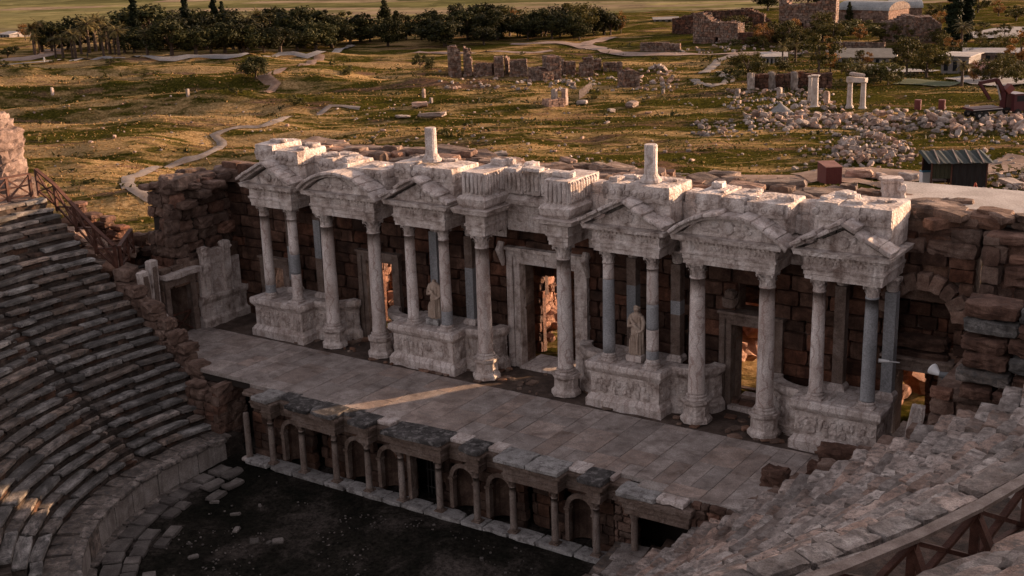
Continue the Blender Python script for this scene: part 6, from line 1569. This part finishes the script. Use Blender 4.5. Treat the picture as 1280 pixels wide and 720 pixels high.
for k in range(36):
    x = rng.choice([rng.uniform(420, 900), rng.uniform(560, 1000), rng.uniform(560, 1150)]); y = rng.uniform(135, 205); block(x, y, rng.uniform(.3, .6)*(1.3 if y < 160 else 1), 'grey stone scattered on the green meadow behind the facade', 'stones scattered on the meadow')
for k in range(14): block(rng.uniform(20, 560), rng.uniform(118, 200), rng.uniform(.3, .65), 'small grey stone on the dry left meadow', 'stones on the dry meadow')
for k in range(18): block(rng.uniform(800, 850), rng.uniform(86, 108), rng.uniform(.7, 1.5), 'stone in the rubble spill at the right end of the colonnade', 'stones of the colonnade rubble', rng.uniform(0, 1.0), .4)
for k in range(14): block(rng.uniform(1238, 1285), rng.uniform(205, 238), rng.uniform(.35, .7), 'pale stone lying in the spread right of the shack', 'stones right of the shack')
for k in range(18): block(rng.uniform(915, 1045), rng.uniform(114, 136), rng.uniform(.5, 1.1), 'broken marble piece lying around the white columns', 'marble pieces round the white columns', rng.uniform(0, .4), .4)
for k in range(10): block(rng.uniform(550, 800), rng.uniform(99, 112), rng.uniform(.6, 1.1), 'stone at the foot of the ruined colonnade', 'stones below the colonnade', 0, .3)
mb = MB()                 # the small rubble nobody could count
for n_, fx, fs in ((420, lambda: (lambda f: (930+355*f, 151+rng.gauss(0, 8)+6*f))(rng.random()), (.25, .8)), (260, lambda: (1088+rng.gauss(0, 30), 190+rng.gauss(0, 9)), (.2, .6)), (70, lambda: (rng.uniform(865, 922), rng.uniform(150, 172)), (.2, .5)), (160, lambda: (rng.uniform(1200, 1290), rng.uniform(150, 245)), (.2, .5)),
                   (150, lambda: (rng.uniform(905, 1050), rng.uniform(112, 138)), (.25, .7)), (150, lambda: (rng.uniform(545, 850), rng.uniform(86, 114)), (.3, .8)), (220, lambda: (rng.uniform(420, 1150), rng.uniform(118, 215)), (.12, .38)), (120, lambda: (rng.uniform(20, 600), rng.uniform(115, 215)), (.12, .35)), (90, lambda: (rng.uniform(820, 1060), rng.uniform(54, 68)), (.4, .9))):
    for k in range(n_):
        p = at(*fx()); q = rng.uniform(*fs); stone(mb, p+np.array([0, 0, q*.2]), (q*1.3, q, q*.7), eul(rng.gauss(0, .3), rng.gauss(0, .3), rng.random()*6), p=6, rough=.12, seg=2)
tag(mb.build('small_rubble', RUBM), kind='stuff')
for x, y, s, lab in ((728, 130, 1.7, 'squared block on the meadow right of the small pedestal'), (790, 133, 1.8, 'squared block on the meadow below the colonnade end block'), (764, 140, 1.2, 'white block among the meadow stones below the squared one'), (503, 147, 2.4, 'long flat slab on the dry meadow above the facade'), (540, 146, 2.8, 'longest flat slab on the meadow above the facade'), (525, 132, 3.0, 'broad dark slab heap on the dry meadow'),
                     (1073, 222, 2.1, 'big pale boulder beside the red container'), (1103, 225, 1.5, 'rounded pale boulder between the big one and the square block'), (1135, 225, 1.5, 'square block left of the white box by the shack'), (1265, 231, 2.2, 'flat pale stone block at the right of the shack'), (590, 190, 1.0, 'grey stone right behind the facade near its far drum'), (626, 196, 1.6, 'large grey stone right behind the central canopy'), (710, 205, 1.5, 'large grey stone behind the facade left of its near drum')):
    block(x, y, s, lab, None, 0, .05, .4 if s >= 2.2 else .8)
for px, py, h, lab in ((530, 122, 11, 'small white marker post on the dry meadow'), (539, 128, 6, 'tiny white post beside the broad slab heap'), (66, 118, 9, 'pale upright stone at the left meadow edge'), (235, 120, 9, 'pale standing stone before the long scarp'), (829, 117, 6, 'pale post at the right end of the colonnade rubble')):
    p = at(px, py); k = mpp(p); mb = MB(); stone(mb, (p[0], p[1], p[2]+h*k/2-.1), (.5, .5, h*k+.2), p=14, rough=.06, seg=3); tag(mb.build('stone_post', FIELD), lab, 'stone post')
# squared altar-like block standing just behind the facade
p = np.array([12.95, 3.75, 8.25])
t = thing('carved_block', 'squared carved block with a broken side standing behind the near-end pediment', 'stone block', (p[0], p[1], p[2]-.5)); mb = MB(); stone(mb, (p[0], p[1], p[2]+.1), (.62, .55, .62), rotz(.5), p=18, rough=.04, seg=5); mb.build('body', MARBLE, t)
mb = MB(); stone(mb, (p[0], p[1], p[2]+.45), (.75, .65, .16), rotz(.5), p=14, rough=.06, seg=4); stone(mb, (p[0]+.36, p[1]+.05, p[2]+.0), (.3, .4, .6), rotz(.3), p=5, rough=.15, seg=4); mb.build('broken_cornice', MARBLE, t)
mb = MB(); stone(mb, (p[0], p[1], p[2]-.32), (.9, .8, .3), p=9, rough=.08, seg=4); mb.build('footing', RUIN, t)

# ---- excavation yard things
def orient(px0, px1, py):
    a, b = at(px0, py), at(px1, py); d = b[:2]-a[:2]; L = float(np.linalg.norm(d)); ux = np.array([*(d/L), 0]); return a, b, L, np.stack([ux, [-ux[1], ux[0], 0], [0, 0, 1.0]], 1), (a+b)/2
# shack
a, b, L, Rm, c = orient(1163, 1232, 238); z0 = min(a[2], b[2]); P3 = np.array([a[0], a[1], z0]); D = 3.6; H = 2.5
t = thing('shack', 'dark tarpaulin-walled site shack with a green sheet roof', 'shack', (c[0], c[1], z0))
for u, v in ((0, 0), (L*.36, 0), (L, 0), (0, D), (L, D), (L*.5, D)):
    mb = MB(); box(mb, (u-.06, v-.06, -.3), (u+.06, v+.06, H+(.35 if v else 0)), Rm, P3); mb.build('post', WOOD, t)
def tarp(x0, y0, x1, y1, h0, h1):
    mb = MB(); n = 14; V = []; F = []
    for i in range(n+1):
        f = i/n
        for z in (h0, (h0+h1)/2, h1):
            w = .06*math.sin(i*2.1+z); V.append((x0+(x1-x0)*f+w*(y1 != y0), y0+(y1-y0)*f+w*(x1 != x0), z))
    for i in range(n):
        for q in range(2): F.append((i*3+q, (i+1)*3+q, (i+1)*3+q+1, i*3+q+1))
    mb.add(np.array(V) @ Rm.T+P3, F); return mb
TARP = plain_mat('black_tarpaulin', (.012, .011, .011), .6); tarp(L*.36, 0, L, 0, .0, H).build('tarpaulin', TARP, t); tarp(0, D, L, D, .0, H).build('tarpaulin', TARP, t); tarp(L, 0, L, D, .3, H).build('tarpaulin', plain_mat('brown_netting', (.06, .045, .03), .8), t); tarp(0, .02, L*.36, .02, 1.1, H).build('tarpaulin', plain_mat('olive_netting', (.035, .035, .02), .8), t)
mb = MB(); n = 22; V = []; F = []
for i in range(n+1):
    for v, z in ((-.5, H+.02), (D/2, H+.22), (D+.4, H+.4)): V.append((-.4+(L+.9)*i/n, v, z+.05*(i % 2)+.03*math.sin(i*1.3)))
for i in range(n):
    for q in range(2): F.append((i*3+q, (i+1)*3+q, (i+1)*3+q+1, i*3+q+1))
mb.add(np.array(V) @ Rm.T+P3, F); mb.build('roof', plain_mat('green_sheet', (.007, .016, .014), .75, .45, 1.6), t)
mb = MB()
for u in (.5, L*.45, L*.68, L*.9): 
    p_, q_ = np.array([[u, -.6, H+.12], [u+.5, D+.4, H+.5]]) @ Rm.T+P3; bar(mb, p_, q_, .10)
mb.build('batten', RAILTOP, t)
mb = MB(); box(mb, (L*.05, .9, .7), (L*.33, 1.6, .78), Rm, P3); [box(mb, (u, .95, -.2), (u+.08, 1.05, .7), Rm, P3) for u in (L*.07, L*.3)]; tag(mb.build('workbench', RAILTOP), 'small pale workbench standing in the open bay of the shack', 'table')
a, b, L2, R2, c = orient(1152.5, 1162, 231); t = thing('white_box', 'white upright box with a blue lid against the shack', 'cabinet', tuple(c)); mb = MB(); box(mb, (0, 0, -.2), (L2, .6, 1.15), R2, a); mb.build('body', plain_mat('white_panel', (.62, .62, .62), .5, .05), t); mb = MB(); box(mb, (-.04, -.04, 1.15), (L2+.04, .64, 1.25), R2, a); mb.build('lid', plain_mat('blue_lid', (.05, .16, .24), .5), t)
# red container
a, b, L2, R2, c = orient(1032, 1052, 230); t = thing('container', 'red metal container with a rusty pinkish top', 'container', tuple(c)); D2 = 3.2; mb = MB(); RED = plain_mat('red_paint', (.125, .034, .03), .7, .35); h = 1.55
box(mb, (0, 0, -.3), (L2, D2, h), R2, a); 
for k in range(9): box(mb, (L2*(k+.3)/9, -.03, -.2), (L2*(k+.7)/9, .0, h-.06), R2, a); box(mb, (L2, D2*(k+.3)/9, -.2), (L2+.03, D2*(k+.7)/9, h-.06), R2, a)
mb.build('body', RED, t); mb = MB(); box(mb, (-.05, -.05, h), (L2+.05, D2+.05, h+.07), R2, a); 
for k in range(5): box(mb, (-.05, D2*(k+.4)/5, h+.07), (L2+.05, D2*(k+.6)/5, h+.10), R2, a)
mb.build('top', plain_mat('pinkish_top', (.24, .12, .10), .8, .4), t)
# heap of planks
for px, py, lab in ((838, 222, 'loose stack of timber planks behind the near drum'),):
    p = at(px, py+4); t = thing('plank_stack', lab, 'planks', tuple(p))
    for k in range(14):
        a0 = rng.gauss(.5, .25); d = np.array([math.cos(a0), math.sin(a0), rng.gauss(0, .03)])*1.6; q = p+np.array([rng.gauss(0, .5), rng.gauss(0, .5), .1+.05*k]); mb = MB(); bar(mb, q-d, q+d, .2, .06); mb.build('plank', RAILTOP if k % 2 else WOOD, t)
# leaning red barrier pole and a chair
p = at(1218, 247); t = thing('barrier', 'small red and white tripod barrier in front of the shack', 'barrier', tuple(p))
for d in ((.5, 0), (-.3, .4), (-.3, -.4)):
    mb = MB(); tube(mb, [p+np.array([d[0], d[1], -.1]), p+np.array([.05*d[0], .05*d[1], 1.3])], .05, 6); mb.build('leg', plain_mat('barrier_red', (.4, .09, .05), .5), t)
p = CAM+ray(968, 238)*58
# pit machine: dark red crawler lorry with folded boom
a, b, L2, R2, c = orient(1216, 1290, 150); z0 = c[2]; W = 2.5; k = L2/74
t = thing('crane_lorry', 'dark red flatbed lorry with a folded loader boom at the right edge', 'lorry', tuple(c)); MR = plain_mat('dark_red_paint', (.05, .009, .01), .6, .35); MB_ = plain_mat('dark_cab_paint', (.06, .018, .022), .35, .1); TY = plain_mat('tyre_rubber', (.015, .015, .015), .9); HUBM = plain_mat('wheel_hub', (.32, .30, .29), .5)
def lb(name, lo, hi, m): 
    mb = MB(); box(mb, lo, hi, R2, a); return mb.build(name, m, t)
lb('chassis', (1*k, .7, .8), (72*k, W-.7, 1.1), TY); lb('flatbed', (0, 0, 1.15), (36*k, W, 1.4), MR); lb('side_rail', (0, -.06, 1.2), (36*k, -.01, 1.32), HUBM)
mb = MB(); pr_ = [(50*k, .7), (73*k, .7), (73*k, 1.7), (69*k, 2.0), (65*k, 3.0), (50*k, 3.0)]; prism(mb, pr_, a, R2[:, 0], R2[:, 2], R2[:, 1], W); mb.build('cab', MB_, t)
mb = MB(); prism(mb, [(66*k, 2.05), (69.2*k, 2.05), (65.6*k, 2.85), (65*k, 2.85)], a-R2[:, 1]*.02, R2[:, 0], R2[:, 2], R2[:, 1], W+.04); mb.build('windscreen', WINM, t); lb('side_window', (53*k, -.02, 2.0), (62*k, -.015+.0, 2.75), WINM)
for u in (7, 15, 55, 67):
    for v in (0, W):
        q = a+R2 @ np.array([u*k, v, .5]); mb = MB(); lathe(mb, [(.18, -.17), (.48, -.17), (.52, -.08), (.52, .08), (.48, .17), (.18, .17)], 18); M_ = np.stack([R2[:, 0], R2[:, 2], -R2[:, 1]], 1); mb.v[-1] = mb.v[-1] @ M_.T+q; w_ = mb.build('wheel', TY, t)
        mb = MB(); lathe(mb, [(.0, -.19), (.2, -.185), (.24, 0), (.2, .185), (.0, .19)], 12); mb.v[-1] = mb.v[-1] @ M_.T+q; mb.build('rim', HUBM, w_)
Q = lambda u, v, z: a+R2 @ np.array([u*k, v, z])
mb = MB(); bar(mb, Q(43, 1.25, 1.1), Q(43, 1.25, 3.2), .7); mb.build('crane_column', MR, t); mb = MB(); bar(mb, Q(43, 1.25, 3.1), Q(33, 1.25, 4.9), .5); bar(mb, Q(33, 1.25, 4.9), Q(12, 1.25, 4.6), .42); bar(mb, Q(12, 1.25, 4.6), Q(26, 1.25, 2.4), .36); mb.build('boom', MR, t); mb = MB(); bar(mb, Q(45, 1.25, 3.2), Q(52, 1.25, 3.9), .9); mb.build('operator_seat', plain_mat('loader_orange', (.14, .04, .03), .5), t)
mb = MB(); tube(mb, [Q(40, 1.25, 2.2), Q(34, 1.25, 4.2)], .12, 8); mb.build('hydraulic_ram', HUBM, t)
for px, py, lab in ((1147, 137, 'red oil drum lying left in the stone band'), (1177, 137, 'second red drum lying in the stone band near the lorry')):
    p = at(px, py); t = thing('oil_drum', lab, 'drum', tuple(p)); mb = MB(); lathe(mb, [(.5, 0), (.5, .4), (.53, .42), (.5, .44), (.5, .9), (.53, .92), (.5, .94), (.5, 1.4)], 14); mb.build('body', RED, t, world=False); mb = MB(); lathe(mb, [(.53, 1.4), (.53, 1.46), (.4, 1.46)], 14); mb.build('lid', RED, t, world=False)
# fence pickets climbing past the small pedestal
pts = [at(x, y) for x, y in ((724, 124), (730, 120), (735, 116), (740, 112))]; t = thing('picket_fence', 'thin leaning picket fence running up to the colonnade', 'fence', tuple(pts[0]))
for i in range(3):
    for q in range(5):
        p = pts[i]+(pts[i+1]-pts[i])*q/5; p[2] = terr(p[0], p[1]); mb = MB(); bar(mb, p, p+np.array([.1, 0, 1.6]), .12); mb.build('picket', RAILTOP, t)
    mb = MB(); bar(mb, pts[i]+np.array([0, 0, 1.1]), pts[i+1]+np.array([0, 0, 1.1]), .07); mb.build('rail', RAILTOP, t)
# two thin rods on the concrete slab
for x, h in ((17.6, 1.2), (18.6, 1.2)):
    mb = MB(); tube(mb, [(x, WB+2.3, 8.1), (x, WB+2.3, 8.1+h)], .02, 6); tag(mb.build('iron_rod', TY), 'thin iron rod standing on the pale concrete slab, %s' % ('left of the pair' if x < 18 else 'right of the pair'), 'rod')
# walkers on the road
for px, py, m_, lab in ((110, 74, (.03, .03, .035), 'person in dark clothes walking on the pale road by the palms'), (56, 80, (.6, .58, .55), 'person in pale clothes walking on the road at the far left')):
    p = at(px, py, .3); t = thing('person', lab, 'person', tuple(p)); cm = plain_mat('clothes', m_, .8)
    mb = MB(); lathe(mb, [(.10, .82), (.20, .95), (.17, 1.1), (.22, 1.38), (.15, 1.46), (.06, 1.5), (.06, 1.56), (.10, 1.6), (.105, 1.7), (.06, 1.8), (.01, 1.82)], 12, sy=.7)
    for s, st in ((-1, .22), (1, -.22)): tube(mb, [(s*.09, 0, .9), (s*.10, st*.45, .48), (s*.10, st, .04), (s*.10, st-.16, .02)], [.10, .075, .05, .04], 8); tube(mb, [(s*.20, 0, 1.4), (s*.26, -st*.3, 1.12), (s*.25, -st*.8, .86), (s*.24, -st, .78)], [.065, .055, .04, .045], 8)
    mb.build('body', cm, t, world=False)
    mb = MB(); lathe(mb, [(.11, 1.68), (.115, 1.76), (.07, 1.83), (0, 1.84)], 10); mb.build('hair', TY, t, world=False)
